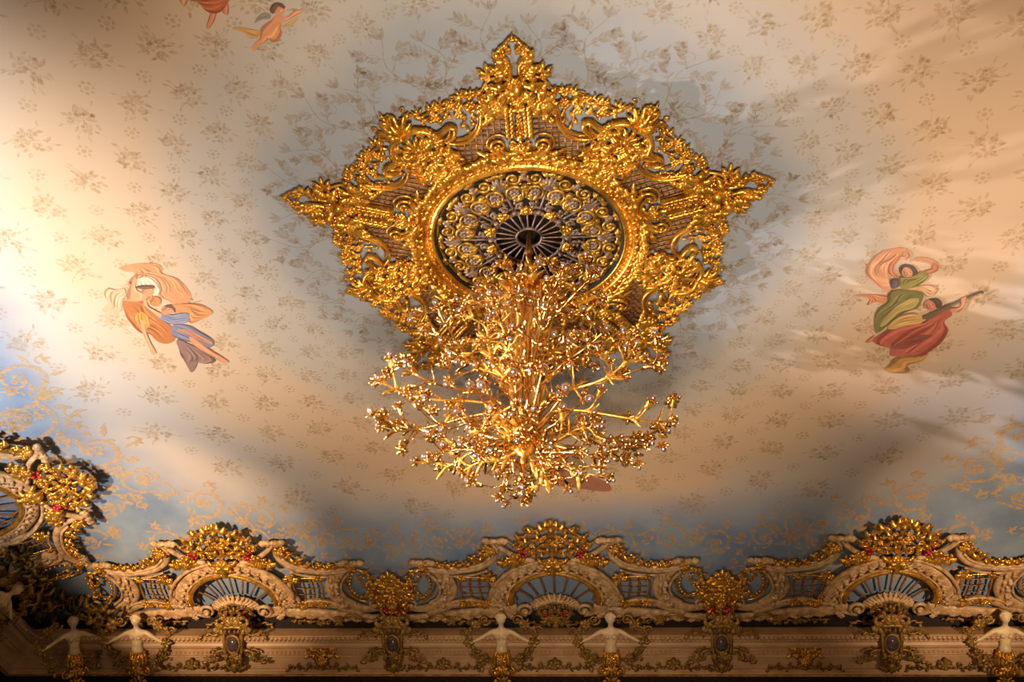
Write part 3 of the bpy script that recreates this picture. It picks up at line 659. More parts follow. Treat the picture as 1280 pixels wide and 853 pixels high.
        rg = MB()                                              # beaded ring scroll at the pediment's end
        band(rg, Q([(2.3, .84), (2.2, .6), (2.24, .36), (2.38, .16), (2.55, .1)]), .022, .03, .08, 18)
        for x, y in smooth(Q([(2.36, .82), (2.28, .6), (2.31, .38), (2.43, .22)]), 9): ball(rg, x, y, .09, .034, K=6, R=4); 
        vine(rg, Q([(2.3, .82), (2.42, .93), (2.58, .9), (2.68, .76), (2.64, .58), (2.52, .56)]), .032, .024, .08, .12, .08, seed=73)
        vine(rg, Q([(2.66, .72), (2.60, .5), (2.66, .34), (2.82, .26)]), .028, .022, .08, .12, .09, seed=74)
        vine(rg, Q([(2.4, .2), (2.54, .3), (2.66, .3)]), .024, .018, .08, .11, .08, seed=75); vine(rg, Q([(2.5, .6), (2.46, .74), (2.54, .78)]), .02, .014, .08, .08, .07, seed=76)
        rg.build('gilt_ring_scroll', GOLD_P, T)
        lo = MB()                                              # gilding along the lower edge
        vine(lo, Q([(1.0, -.42), (1.35, -.40), (1.7, -.42), (1.95, -.36)]), .02, .02, .08, .13, .09, seed=77, curl=False)
        band(lo, Q([(1.98, -.44), (2.08, -.28), (2.28, -.26), (2.45, -.38), (2.7, -.42)]), .03, .035, .1, 18); spiral(lo, sx*2.06, -.38, .09, PI, sx*-1.2, .026, .1)
        cluster(lo, sx*1.95, -.36, .13, 8, .1, seed=78); cluster(lo, sx*1.6, -.4, .1, 7, .1, seed=79)
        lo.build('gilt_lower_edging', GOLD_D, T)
    mk = both(lambda h: (spiral(h, .2, -.12, .12, PI/2, -1.4, .028, .16), vine(h, [(.02, -.02), (.14, .06), (.27, .02), (.32, -.14), (.25, -.28)], .03, .024, .14, .11, .08, seed=81), cluster(h, .14, -.34, .13, 8, .14, seed=82), leaf(h, .08, -.2, -.6, .2, .05, .16, .06, .7, 3), vine(h, [(.1, -.48), (.3, -.5), (.5, -.42), (.62, -.5)], .022, .018, .1, .12, .08, seed=84)))
    tuft(mk, 0, -.12, PI/2, .2, 5, .9, .05, .16, .06); cluster(mk, 0, -.22, .13, 9, .18, seed=83); ball(mk, 0, -.36, .18, .06); leaf(mk, 0, -.38, -PI/2, .2, .07, .16, .05)
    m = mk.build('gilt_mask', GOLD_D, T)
    for sx in (-1, 1):
        rf = MB()
        for k in range(8): ball(rf, sx*(.15+g.uniform(-.06, .06)), -.14+g.uniform(-.04, .04), .19, .034, K=6, R=4)
        rf.build('red_flower_cluster', RED, m)
    return T
P1 = build_pediment('pediment', 'brightly lit cream and gold pediment on the back wall, left of the chandelier', ped_back(-6.06))
def more(M, label): c = tree_copy(P1); c.matrix_world = M; c['label'] = label; return c
more(ped_back(0), 'dim cream and gold pediment directly below the chandelier')
more(ped_back(6.06), 'cream and gold pediment on the back wall right of the chandelier')
more(ped_left(5.05), 'pediment on the left wall, cut off by the picture edge')

# ------------------------------------------------------------------ leafy trophies between the pediments
def build_trophy(label, M):
    T = thing('gilded_trophy', label, 'wall ornament', M, 'gilded trophies between the pediments')
    def f(h):
        for k, (x, y, s) in enumerate(((.1, .68, .16), (.22, .52, .18), (.1, .45, .17), (.26, .34, .16), (.12, .28, .17), (.33, .24, .11))): cluster(h, x, y, s, 9, .1, seed=90+k, flower=k % 2 == 0)
        vine(h, [(.03, .8), (.16, .66), (.28, .48), (.38, .34), (.40, .2)], .03, .024, .1, .12, .1, seed=97)
        leaf(h, .1, -.02, -.5, .24, .06, .14, .07, -.9, 3); leaf(h, .12, .06, .3, .22, .06, .14, .06, .8, 3); spiral(h, .22, -.02, .1, 1, -1.3, .026, .14)
    c = both(f); tuft(c, 0, .68, PI/2, .26, 5, .8, .06, .1, .07); cluster(c, 0, .36, .16, 9, .15, seed=99); band(c, [(0, .8), (.01, .4), (0, 0)], .05, None, .08, 8)
    c.build('leaf_crown', GOLD_P, T)
    mk = MB(); ball(mk, 0, .06, .16, .11, .95, 1.2, .9, 10, 8); ball(mk, 0, .04, .27, .028, .9, 1.5, 1); ball(mk, -.04, .09, .24, .022); ball(mk, .04, .09, .24, .022); ball(mk, 0, -.03, .25, .03, 1.4, .6, .7)
    tuft(mk, 0, .13, PI/2, .16, 7, 1.4, .04, .18, .05); tuft(mk, 0, -.05, -PI/2, .15, 5, .9, .04, .18, .03)
    mk.build('mask', GOLD_P, T)
    rd = both(lambda h: (leaf(h, .02, -.05, -.75, .26, .075, .14, .05, .9, 1), leaf(h, .06, -.03, -.2, .22, .06, .14, .05, -.6, 1), leaf(h, .02, -.1, -1.3, .16, .06, .14, .05, .3, 1)))
    rd.build('red_drapery', RED, T)['label'] = 'deep red drapery'
    return T
T1 = build_trophy('gilded leaf and mask trophy between the bright left pediment and the middle one', ped_back(-3.03))
c = tree_copy(T1); c.matrix_world = ped_back(3.03); c['label'] = 'gilded leaf and mask trophy between the middle pediment and the right one'

# ------------------------------------------------------------------ jewelled brackets over the cornice
def build_bracket(label, M):
    T = thing('jewelled_bracket', label, 'bracket', M, 'jewelled brackets on the cornice')
    def f(h):
        vine(h, [(.05, .02), (.2, .06), (.3, -.06)], .03, .024, .24, .12, .08, seed=101)
        cluster(h, .24, -.14, .14, 9, .24, seed=102); cluster(h, .12, .0, .12, 8, .26, seed=103)
        vine(h, [(.2, -.24), (.36, -.3), (.5, -.26), (.66, -.32)], .026, .018, .22, .12, .08, seed=104)
        band(h, [(.17, -.2), (.17, -.45), (.15, -.65)], .03, .04, .26, 10); spiral(h, .19, -.2, .07, PI, -1.2, .024, .27)
        vine(h, [(.12, -.62), (.25, -.6), (.38, -.66), (.36, -.78), (.5, -.8), (.6, -.74)], .03, .02, .2, .13, .08, seed=105); spiral(h, .37, -.66, .1, 0, 1.3, .026, .2)
        band(h, [(.16, -.66), (.14, -.82), (.05, -1.03)], .032, .035, .14, 12); leaf(h, .08, -.7, -1.2, .2, .05, .2, .05, -.5, 3); leaf(h, .03, -1.0, .2, .2, .05, .1, .04, .5, 3)
        for k in range(2): ball(h, .05+.075*k, -.22, .3, .03, .8, 1.7, 1)
        leaf(h, .1, -.64, -.9, .15, .05, .25, .05, -1, 2)
    c = both(f)
    band(c, [(-.19, -.14), (0, -.13), (.19, -.14)], .04, None, .28, 8); tuft(c, 0, -.12, PI/2, .24, 5, 1., .06, .24, .08); cluster(c, 0, -.70, .13, 9, .24, seed=107); leaf(c, 0, -.74, -PI/2, .3, .07, .2, .05, 0, 3)
    P = [(.125*math.cos(a), -.47+.17*math.sin(a)) for a in np.linspace(0, 2*PI, 12, endpoint=False)]; band(c, P, .028, .04, .26, 30, closed=True)
    ball(c, 0, -.85, .12, .05)
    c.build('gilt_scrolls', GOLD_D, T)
    j = MB(); ball(j, 0, -.47, .255, .11, 1, 1.4, .7, 14, 9); j.build('jewel', JEWEL, T)['label'] = 'dark violet oval jewel'
    return T
B1 = build_bracket('jewelled gold bracket on the cornice below the bright left pediment', cornice_back(-6.06))
for u, l in ((-3.03, 'jewelled gold bracket below the trophy left of the middle pediment'), (3.03, 'jewelled gold bracket below the trophy right of the middle pediment'), (6.06, 'jewelled gold bracket on the cornice below the right pediment')):
    c = tree_copy(B1); c.matrix_world = cornice_back(u); c['label'] = l

# ------------------------------------------------------------------ small gilt shells and leaf sprigs on the frieze
def build_shell(label, u):
    mb = both(lambda h: (spiral(h, .22, -.64, .08, PI, -1.3, .024, .1), leaf(h, .06, -.66, .5, .26, .055, .08, .05, -.7, 3), leaf(h, .05, -.74, -.2, .2, .05, .08, .05, .7, 3), leaf(h, .24, -.72, -.9, .14, .04, .06, .03, .8, 2)))
    tuft(mb, 0, -.72, PI/2, .15, 5, 1., .045, .1, .06); tuft(mb, 0, -.76, -PI/2, .22, 7, .9, .04, .1, .06); cluster(mb, 0, -.74, .1, 8, .13, seed=111); leaf(mb, 0, -.85, -PI/2, .17, .05, .08, .04)
    ball(mb, 0, -.74, .07, .09)
    o = mb.build('gilt_shell', GOLD_P, None); o.matrix_world = cornice_back(u)
    return tag(o, label, 'shell ornament', 'gilt shells on the frieze')
s1 = build_shell('small gilt shell with scrolls on the cornice between the two left brackets', -4.42)
s2 = s1.copy(); COL.objects.link(s2); s2.matrix_world = cornice_back(4.55); s2['label'] = 'small gilt shell with scrolls on the cornice between the two right brackets'
def build_sprig(name, label, M, wide):
    def f(h):
        vine(h, [(.03, -1.0), (.2, -.97), (.36, -1.01), (.52, -.97), (.05+wide, -1.0)], .014, .012, .03, .10, .07, seed=121, curl=False, z2=.01)
        spiral(h, .26, -.94, .05, 0, 1.2, .015, .03); spiral(h, .46, -.95, .045, 2, -1.2, .013, .03); leaf(h, .03, -.96, .9, .14, .035, .03, .03, -.6, 2)
    c = both(f); tuft(c, 0, -1.0, PI/2, .22, 5, .8, .05, .03, .05); cluster(c, 0, -.93, .1, 7, .05, seed=122)
    o = c.build(name, GOLD_D); o.matrix_world = M
    return tag(o, label, 'leaf ornament', 'gilt leaf sprigs on the frieze')
for k, (u, w, l) in enumerate(((-6.95, .62, 'gilt leaf sprig on the frieze between the lit left statue and its neighbouring bracket'),
    (-2.12, .6, 'gilt leaf sprig on the frieze just left of the middle pair of statues'), (-.03, .55, 'gilt leaf sprig on the frieze between the two middle statues'),
    (2.16, .6, 'gilt leaf sprig on the frieze just right of the middle pair of statues'), (7.05, .6, 'gilt leaf sprig on the frieze near the brightly lit right statue'),
    (-4.42, .66, 'gilt leaf sprig on the frieze under the left gilt shell'), (4.55, .66, 'gilt leaf sprig on the frieze under the right gilt shell'))):
    if k == 0: sp0 = build_sprig('leaf_sprig', l, cornice_back(u), w)
    else:
        o = sp0.copy(); COL.objects.link(o); o.matrix_world = cornice_back(u); o['label'] = l
# ------------------------------------------------------------------ half-figure statues holding scrolls
def build_body():
    vs, es, rs = [], [], []
    def v(p, r): vs.append(p); rs.append(r if isinstance(r, tuple) else (r, r)); return len(vs)-1
    def e(a, b): es.append((a, b))
    pel = v((0, .30, .02), (.125, .10)); low = v((0, .20, .0), (.115, .10)); wa = v((0, .44, .03), (.098, .08)); ri = v((0, .57, .04), (.122, .09)); ch = v((0, .68, .04), (.135, .085))
    nk0 = v((0, .775, .03), (.055, .055)); nk = v((0, .83, .04), .044); hb = v((0, .90, .055), .062)
    e(pel, low); e(pel, wa); e(wa, ri); e(ri, ch); e(ch, nk0); e(nk0, nk); e(nk, hb)
    for s in (-1, 1):
        sh = v((s*.165, .715, .03), .052); ua = v((s*.26, .67, .045), .045); el = v((s*.365, .615, .07), .037); fa = v((s*.45, .575, .085), .034); wr = v((s*.53, .54, .10), .024); pa = v((s*.57, .522, .108), (.028, .018))
        e(ch, sh); e(sh, ua); e(ua, el); e(el, fa); e(fa, wr); e(wr, pa)
        for k, (dx, dy, L) in enumerate(((.020, .022, .050), (.026, .006, .058), (.024, -.010, .054), (.018, -.024, .044))):
            a = v((s*(.57+dx), .522+dy, .112), .0095); b = v((s*(.57+dx+L*.5), .520+dy*1.3-.012, .118), .009); c = v((s*(.57+dx+L*.8), .508+dy*1.3-.03, .112), .008)
            e(pa, a); e(a, b); e(b, c)
        t0 = v((s*.555, .545, .125), .011); t1 = v((s*.575, .56, .142), .0095); t2 = v((s*.597, .56, .145), .0085); e(pa, t0); e(t0, t1); e(t1, t2)
    me = bpy.data.meshes.new('body'); me.from_pydata(vs, es, []); me.update()
    o = bpy.data.objects.new('body', me); COL.objects.link(o)
    sk = o.modifiers.new('skin', 'SKIN'); sk.use_smooth_shade = True
    if not me.skin_vertices: bpy.context.view_layer.objects.active = o
    lay = me.skin_vertices[0].data
    for i, r in enumerate(rs): lay[i].radius = r; lay[i].use_root = (i == 0)
    ss = o.modifiers.new('sub', 'SUBSURF'); ss.levels = 2; ss.render_levels = 2
    dg = bpy.context.evaluated_depsgraph_get(); ev = o.evaluated_get(dg); m2 = bpy.data.meshes.new_from_object(ev)
    V = np.empty(len(m2.vertices)*3); m2.vertices.foreach_get('co', V); V = V.reshape(-1, 3)
    mb = MB(); mb.v.append(V); mb.n = len(V)
    for p in m2.polygons: mb.f.append((np.array([list(p.vertices)]), 0))
    bpy.data.objects.remove(o)
    # skull, face, hair, ears, breasts, belly, shoulder blades: lumps that the remesh welds into one skin
    B = lambda *a, **k: ball(mb, *a, **k)
    B(0, .955, .055, .09, .90, 1.18, 1.0, K=16, R=11); B(0, .915, .075, .055, .95, 1.1, 1.0, K=12, R=9); B(0, .875, .092, .026, 1.2, .8, .9, K=10, R=7)
    B(0, .940, .138, .012, .85, 2.3, 1.3, K=8, R=6); B(0, .922, .145, .0135, 1.05, .9, 1, K=8, R=6); B(0, .972, .128, .02, 2.2, .5, .6, K=10, R=6)
    B(0, .898, .128, .011, 1.9, .55, .8, K=8, R=6); B(0, .888, .125, .011, 1.6, .55, .8, K=8, R=6)
    for s in (-1, 1):
        B(s*.03, .955, .118, .013, 1.2, .75, .8, K=8, R=6); B(s*.042, .925, .105, .025, .9, .9, .8, K=8, R=6); B(s*.076, .942, .05, .02, .5, 1.3, .9, K=8, R=6)
        B(s*.062, .63, .105, .046, 1, 1, .9, K=12, R=8); B(s*.062, .625, .147, .009, K=6, R=5)
    B(0, .38, .07, .075, 1.0, 1.3, .7, K=12, R=8); B(0, .968, .035, .104, .93, 1.1, 1.0, K=14, R=10)
    for k in range(12):                                  # wavy hair gathered to a knot
        a = PI*(k+.5)/12; B(.092*math.cos(a), .975+.082*math.sin(a), .06+.03*math.sin(a), .024, 1, .8, 1, K=7, R=5)
    B(0, 1.0, -.03, .05, 1.1, 1, 1, K=10, R=7)
    o = mb.build('body', STONE)
    rm = o.modifiers.new('weld', 'REMESH'); rm.mode = 'VOXEL'; rm.voxel_size = .0075; rm.use_smooth_shade = True
    sm = o.modifiers.new('soften', 'SMOOTH'); sm.factor = .5; sm.iterations = 2
    dg = bpy.context.evaluated_depsgraph_get(); m3 = bpy.data.meshes.new_from_object(o.evaluated_get(dg))
    bpy.data.objects.remove(o); m3.name = 'body'
    m3.materials.clear(); m3.materials.append(STONE)
    for p in m3.polygons: p.use_smooth = True
    o = bpy.data.objects.new('body', m3); COL.objects.link(o)
    return o
def build_statue(label, M):
    T = thing('half_figure_statue', label, 'statue', M, 'half figure statues on the cornice')
    b = build_body(); b.parent = T
    # gilded leaf skirt and tail
    sk = MB()
    for k in range(12):
        a = k*2*PI/12; x, z = .12*math.cos(a), .10*math.sin(a)
        P = np.array([(x*.9, .34, .02+z*.9), (x*1.25, .26, .02+z*1.25), (x*1.35, .14, .02+z*1.3), (x*1.0, .03, .02+z*1.05), (x*1.35, -.06, .02+z*1.5)])
        sweep(sk, smooth(P, 10), .042*np.array([.5, .9, 1.1, 1., 1.2, 1., .8, 1., .7, .2]), .016, 5, ref=(x, 0, z))
    for k in range(9): a = k*2*PI/9; ball(sk, .125*math.cos(a), .33, .02+.105*math.sin(a), .03, K=6, R=4)
    band(sk, [(0, .32), (.0, .1), (0, -.1), (.0, -.22)], [.11, .09, .06, .05], None, .02, 10, 8)
    for s in (-1, 1): spiral(sk, s*.16, -.04, .09, PI/2, -s*1.4, .026, .06); spiral(sk, s*.11, -.22, .085, PI/2, s*1.3, .024, .06); leaf(sk, s*.05, .05, -PI/2+s*.5, .22, .05, .1, .05, s*.9, 3)
    cluster(sk, 0, .22, .1, 8, .13, seed=131); tuft(sk, 0, .1, -PI/2, .24, 5, .8, .05, .12, .05)
    band(sk, [(0, .45), (0, .1), (0, -.15)], [.07, .09, .06], .09, -.085, 8, 8)
    sk.build('leaf_skirt', GOLD_P, T)
    for s in (-1, 1):
        f = MB(); Q = lambda L: [(s*x, y) for x, y in L]     # scrolling branch held in the hand
        vine(f, Q([(.62, .46), (.60, .56), (.66, .68), (.56, .8), (.42, .84), (.36, .94)]), .026, .02, .04, .14, .085, seed=133)
        vine(f, Q([(.60, .52), (.54, .40), (.42, .30), (.48, .2), (.36, .14)]), .026, .02, .02, .14, .085, seed=134)
        vine(f, Q([(.14, .12), (.24, .2), (.34, .14), (.40, .02)]), .024, .018, .02, .13, .08, seed=135)
        spiral(f, s*.68, .74, .09, 0, s*1.4, .022, .05); spiral(f, s*.5, .30, .09, PI, -s*1.3, .022, .04); spiral(f, s*.30, .93, .11, 0, s*1.4, .024, .04)
        cluster(f, s*.60, .53, .11, 8, .07, seed=136); cluster(f, s*.45, .86, .12, 8, .05, seed=137); cluster(f, s*.33, .2, .11, 8, .05, seed=138)
        f.build('scrolling_branch', GOLD_D, T)
    return T
def st_back(u, rot=0, dz=0): return cornice_back(u) @ Matrix.Translation((0, -.97, .16+dz)) @ Matrix.Rotation(rot, 4, 'Y')
def st_left(u, rot=0): return cornice_left(u) @ Matrix.Translation((0, -.97, .16)) @ Matrix.Rotation(rot, 4, 'Y')
ST = build_statue('pale half figure statue with outstretched arms left of the two below the middle pediment', st_back(-1.0))
for M, l in ((st_back(1.02), 'pale half figure statue with outstretched arms right of the two below the middle pediment'),
             (st_back(-7.95), 'pale half figure statue, side lit, below the left end of the bright left pediment'),
             (st_back(8.06), 'brightest pale half figure statue beside the right picture edge'),
             (st_back(-9.15, .6, .12), 'shadowed half figure statue in the dark left corner of the cornice'),
             (st_left(7.35), 'large half figure statue on the left wall above dark foliage, cut by the picture edge')):
    c = tree_copy(ST); c.matrix_world = M; c['label'] = l
# dark foliage heaped in the left corner
def foliage(name, label, M, pts, n, R, seed, mats):
    g = random.Random(seed); mb = MB()
    P = smooth(pts, 14)
    band(mb, pts, .10, .08, .05, 14, mi=0)
    for k in range(n):
        p = P[g.randrange(len(P))]; x, y = p[0]+g.gauss(0, R), p[1]+g.gauss(0, R*.8); a = g.uniform(0, 6.28)
        leaf(mb, x, y, a, g.uniform(.16, .34), g.uniform(.035, .06), g.uniform(.05, .3), .08, g.uniform(-1.2, 1.2), 3, 0 if g.random() < .6 else 1)
    for k in range(n//9):
        p = P[g.randrange(len(P))]; spiral(mb, p[0]+g.gauss(0, R*.8), p[1]+g.gauss(0, R*.6), g.uniform(.07, .14), g.uniform(0, 6), 1.4, .025, g.uniform(.1, .3), mi=1)
    o = mb.build(name, mats); o.matrix_world = M; return tag(o, label, 'foliage garland')
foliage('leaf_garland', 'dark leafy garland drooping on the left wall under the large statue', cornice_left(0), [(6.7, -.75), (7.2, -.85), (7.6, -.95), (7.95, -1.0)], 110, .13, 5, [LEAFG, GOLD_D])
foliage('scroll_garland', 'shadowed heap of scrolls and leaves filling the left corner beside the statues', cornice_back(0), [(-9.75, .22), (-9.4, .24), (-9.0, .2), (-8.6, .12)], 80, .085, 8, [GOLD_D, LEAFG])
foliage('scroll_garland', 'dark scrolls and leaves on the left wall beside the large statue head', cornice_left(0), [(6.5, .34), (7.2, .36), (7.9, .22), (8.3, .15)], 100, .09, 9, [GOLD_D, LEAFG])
# ------------------------------------------------------------------ the branching chandelier
def lathe(mb, prof, n=24, flute=0., k=12, mi=0):
    a = np.linspace(0, 2*PI, n, endpoint=False); prof = np.asarray(prof, float); m = len(prof)
    f = 1+flute*np.cos(k*a)
    V = np.stack([prof[:, 0][:, None]*f*np.cos(a), prof[:, 0][:, None]*f*np.sin(a), np.broadcast_to(prof[:, 1][:, None], (m, n))], -1).reshape(-1, 3)
    fs = grid_faces(m, n); mb.add(V, fs, mi)
def leaf3(mb, p, d, up, L, W, curl=.3, mi=0, N=9):
    p, d, up = np.array(p, float), nrm(d), nrm(up); t = np.linspace(0, 1, N)[:, None]
    P = p+d*L*(t-.15*abs(curl)*t**2)+up*L*curl*t**2
    w = W*np.sin(PI*(.08+.9*t[:, 0]))**.8*(1+.25*np.cos(2*PI*2*t[:, 0]+PI))
    sweep(mb, P, w, w*.22+.003, 5, ref=up, mi=mi)
def tube3(mb, pts, r0, r1, ref, n=None, K=6, mi=0):
    P = smooth(pts, n or 5*len(pts)); t = np.linspace(0, 1, len(P)); sweep(mb, P, r0+(r1-r0)*t, None, K, ref=ref, mi=mi); return P
def blossom_mb(scale=1., globe=False):
    mb = MB(); s = scale
    lathe(mb, [(.004, -.02*s), (.018*s, -.01*s), (.026*s, .015*s), (.034*s, .035*s), (.030*s, .04*s), (.004, .03*s)], 8)
    for k in range(6):
        a = k*2*PI/6; d = np.array([math.cos(a), math.sin(a), .75]); leaf3(mb, (.02*s*math.cos(a), .02*s*math.sin(a), 0), d, (-d[0]*.6, -d[1]*.6, 1), .088*s, .030*s, -.35, N=7)
    for k in range(4):
        a = k*2*PI/4+.4; leaf3(mb, (.01*s*math.cos(a), .01*s*math.sin(a), -.01*s), (math.cos(a), math.sin(a), -.25), (0, 0, 1), .07*s, .022*s, .25, N=7)
    r = .055 if globe else .037; ball(mb, 0, 0, .03*s+r*.85, r*s, 1, 1, 1.1, 10, 8, 1)
    return mb
def build_chandelier():
    g = random.Random(23)
    T = thing('chandelier', 'golden branching chandelier with flower shaped lamps hanging below the ceiling medallion', 'chandelier', Matrix.Translation((0, 0, 8.4)))
    mb = MB(); lathe(mb, [(.001, 2.0), (.034, 2.0), (.034, 3.6), (.001, 3.6)], 10); 
    for z in (2.55, 2.75, 2.95): lathe(mb, [(.03, z-.05), (.06, z), (.03, z+.05)], 10)
    mb.build('hanging_rod', BRONZE, T)
    mb = MB(); lathe(mb, [(.02, .05), (.12, .12), (.16, .25), (.12, .4), (.13, .7), (.17, 1.1), (.20, 1.5), (.27, 1.85), (.38, 2.12), (.36, 2.16), (.2, 2.05), (.05, 2.3)], 72, .12, 12)
    col = mb.build('fluted_column', BRIGHT, T)
    for k in range(18):                                   # long leaf stems wrapped round the column
        a = k*2*PI/18; c, s = math.cos(a), math.sin(a); sm = MB(); ro = g.uniform(-.03, .05); zt = g.uniform(1.7, 2.35)
        P = [(r*c, r*s, z) for r, z in ((.14, .3), (.18+ro, .8), (.21+ro, 1.2), (.26+ro, zt-.35), (.36+ro, zt-.08), (.50+ro, zt), (.55+ro, zt-.10))]
        Q = smooth(P, 26); sweep(sm, Q, .020, .016, 6, ref=(-s, c, 0))
        for j in range(4, 25, 2):
            sg = 1 if j % 4 else -1; out = np.array([c, s, 0]); side = np.array([-s, c, 0])*sg
            leaf3(sm, Q[j], side*.6+out*.35+np.array([0, 0, .8]), out, g.uniform(.11, .19), .03, .4)
        for q in (1., -1.): leaf3(sm, Q[-3], np.array([c, s, .1])+np.array([-s, c, 0])*q, (0, 0, 1), .15, .035, -.4)
        sm.build('leaf_stem', BRIGHT if k % 2 else GOLD_P, T)
    mb = MB()
    for k in range(14):
        a = k*2*PI/14; c, s = math.cos(a), math.sin(a)
        leaf3(mb, (.2*c, .2*s, 2.0), (c, s, 1.1), (-c, -s, 1), .36, .07, -.5); leaf3(mb, (.1*c, .1*s, 2.2), (.6*c, .6*s, 1), (-c, -s, 1), .34, .06, -.45)
    lathe(mb, [(.10, 2.1), (.16, 2.2), (.08, 2.32), (.10, 2.42), (.03, 2.55)], 16)
    mb.build('leaf_crown', GOLD_P, T)
    mb = MB(); lathe(mb, [(.001, -.30), (.022, -.28), (.035, -.24), (.02, -.19), (.07, -.15), (.12, -.09), (.10, -.03), (.16, .02), (.19, .08), (.14, .14), (.10, .2), (.001, .2)], 24)
    for k in range(12):
        a = k*2*PI/12; c, s = math.cos(a), math.sin(a); leaf3(mb, (.12*c, .12*s, -.02), (c, s, -.35), (0, 0, 1), .22, .05, .4); leaf3(mb, (.12*c, .12*s, .1), (c, s, .3), (0, 0, 1), .24, .05, .25)
    mb.build('hub', GOLD_P, T)
    bl = blossom_mb(.92); small = MB(); BM = []; count = [0]
    me_obj = None
    def orient(p, d):
        q = Vector(d).to_track_quat('Z', 'Y'); return Matrix.Translation(Vector(p)) @ q.to_matrix().to_4x4()
    proto = []
    def put(p, d, branch, own):
        M = orient(p, d)
        if own and count[0] < 98:
            if not proto: o = bl.build('blossom', [BRIGHT, BULB], branch); proto.append(o)
            else: o = proto[0].copy(); COL.objects.link(o); o.parent = branch
            o.matrix_basis = M; count[0] += 1
        else:
            A = np.array(M); small.merge(bl, lambda V: V @ A[:3, :3].T*.92+A[:3, 3])
    def branch(az, prof, r0, r1, twigs, own, seed, name='branch'):
        h = random.Random(seed); c, s = math.cos(az), math.sin(az); out = np.array([c, s, 0]); tan = np.array([-s, c, 0])
        sw = h.uniform(-.12, .12)
        pts = [out*r+tan*sw*r*math.sin(r*2.)+np.array([0, 0, z]) for r, z in prof]
        mb = MB(); P = tube3(mb, pts, r0, r1, tan, 34); T_ = nrm(np.gradient(P, axis=0)); ends = [(P[-1], T_[-1]*1.+np.array([0, 0, .25]))]
        for j in (8, 15, 22, 28):                         # collars and leaves
            for k in range(3):
                b = k*2*PI/3+h.random(); v = tan*math.cos(b)+np.cross(T_[j], tan)*math.sin(b); leaf3(mb, P[j], v+T_[j]*.9, v, h.uniform(.10, .18), .032, .35)
            ball(mb, *P[j], r0*1.5, K=6, R=4)
        for k in range(twigs):
            j = int(12+20*(k+.5)/twigs); sg = 1 if k % 2 else -1; u = h.uniform(.5, 1.)
            L = h.uniform(.22, .40)*(1.25-.5*k/max(twigs, 1)); upz = h.uniform(-.5, .9)
            d1 = T_[j]*.8+tan*sg*.5+np.array([0, 0, .2]); d2 = nrm(T_[j]*.45+tan*sg*u+np.array([0, 0, upz]))
            Q = tube3(mb, [P[j], P[j]+d1*L*.35, P[j]+d1*L*.3+d2*L*.55, P[j]+d1*L*.2+d2*L], r1*1.05, r1*.7, tan+out*.3, 14, 5)
            ends.append((Q[-1], d2*.7+np.array([0, 0, .5*(1 if upz > -.2 else -1)])))
            q = Q[8]; leaf3(mb, q, d2+tan*.6, (0, 0, 1), .13, .035, .3); leaf3(mb, q, d2-tan*.6, (0, 0, 1), .13, .035, .3)
            if h.random() < .3:
                e = q+nrm(d2*.4-tan*sg*.7+np.array([0, 0, .5]))*.16; tube3(mb, [q, (q+e)/2+np.array([0, 0, .03]), e], r1*.8, r1*.6, tan+out*.3, 6, 5)
                ends.append((e, e-q))
        o = mb.build(name, BRIGHT if seed % 3 else GOLD_P, T)
        for p, d in ends: put(p, d, o, own)
        return o
    for k in range(17):                                   # the wide tier
        az = k*2*PI/17+g.uniform(-.08, .08)-.3; L = g.uniform(.90, 1.06)*1.72; e = g.uniform(-.2, .30)
        branch(az, [(.10, .18), (.30, .42), (.62*L/1.7, .46+e*.3), (1.1*L/1.7, .40+e*.6), (1.45*L/1.7, .42+e*.9), (L, .52+e)], .021, .011, 5, True, 200+k)
    for k in range(9):                                   # the rising tier
        az = k*2*PI/9+.2+g.uniform(-.1, .1); L = g.uniform(.6, 1.1); z = g.uniform(1.1, 1.9)
        branch(az, [(.14, .4), (.2, .8), (.36*L, z-.35), (.62*L, z-.12), (.85*L, z), (L, z+.08)], .018, .010, 3, True, 300+k)
    for k in range(12):                                   # the drooping tier
        az = k*2*PI/12+.1; L = (.95, .55, .8)[k % 3]*g.uniform(.9, 1.1); z = (-.22, -.38, -.10)[k % 3]
        branch(az, [(.07, -.08), (.2, -.12), (.45*L, -.12), (.75*L, z*.6), (L, z)], .016, .009, 2, False, 400+k)
    # silvered globe lamps on short stems round the hub
    gb = blossom_mb(1.0, True); gp = None
    for k in range(14):
        az = k*2*PI/14+.1; c, s = math.cos(az), math.sin(az); r = .62+.1*(k % 2); z = .36+.08*(k % 3)
        mb = MB(); tube3(mb, [(.1*c, .1*s, .1), (.3*c, .3*s, .12), ((r-.06)*c, (r-.06)*s, z-.10), (r*c, r*s, z)], .014, .01, (-s, c, 0), 14)
        o = mb.build('lamp_stem', BRIGHT, T); o2 = gb.build('globe_lamp', [BRIGHT, BULB], o) if gp is None else gp.copy()
        if gp is None: gp = o2
        else: COL.objects.link(o2); o2.parent = o
        o2.matrix_basis = orient((r*c, r*s, z), (c*.6, s*.6, -.35 if k % 2 else .2))
    mb = MB(); tube3(mb, [(0, 0, -.25), (.01, .0, -.36), (.0, .01, -.52)], .014, .009, (0, 1, 0), 10); o = mb.build('pendant_stem', BRIGHT, T)
    put((0, 0.01, -.52), (0, 0, -1), o, False)
    so = small.build('small_blossoms', [BRIGHT, BULB], T); so['kind'] = 'stuff'
    print('blossoms', count)
build_chandelier()
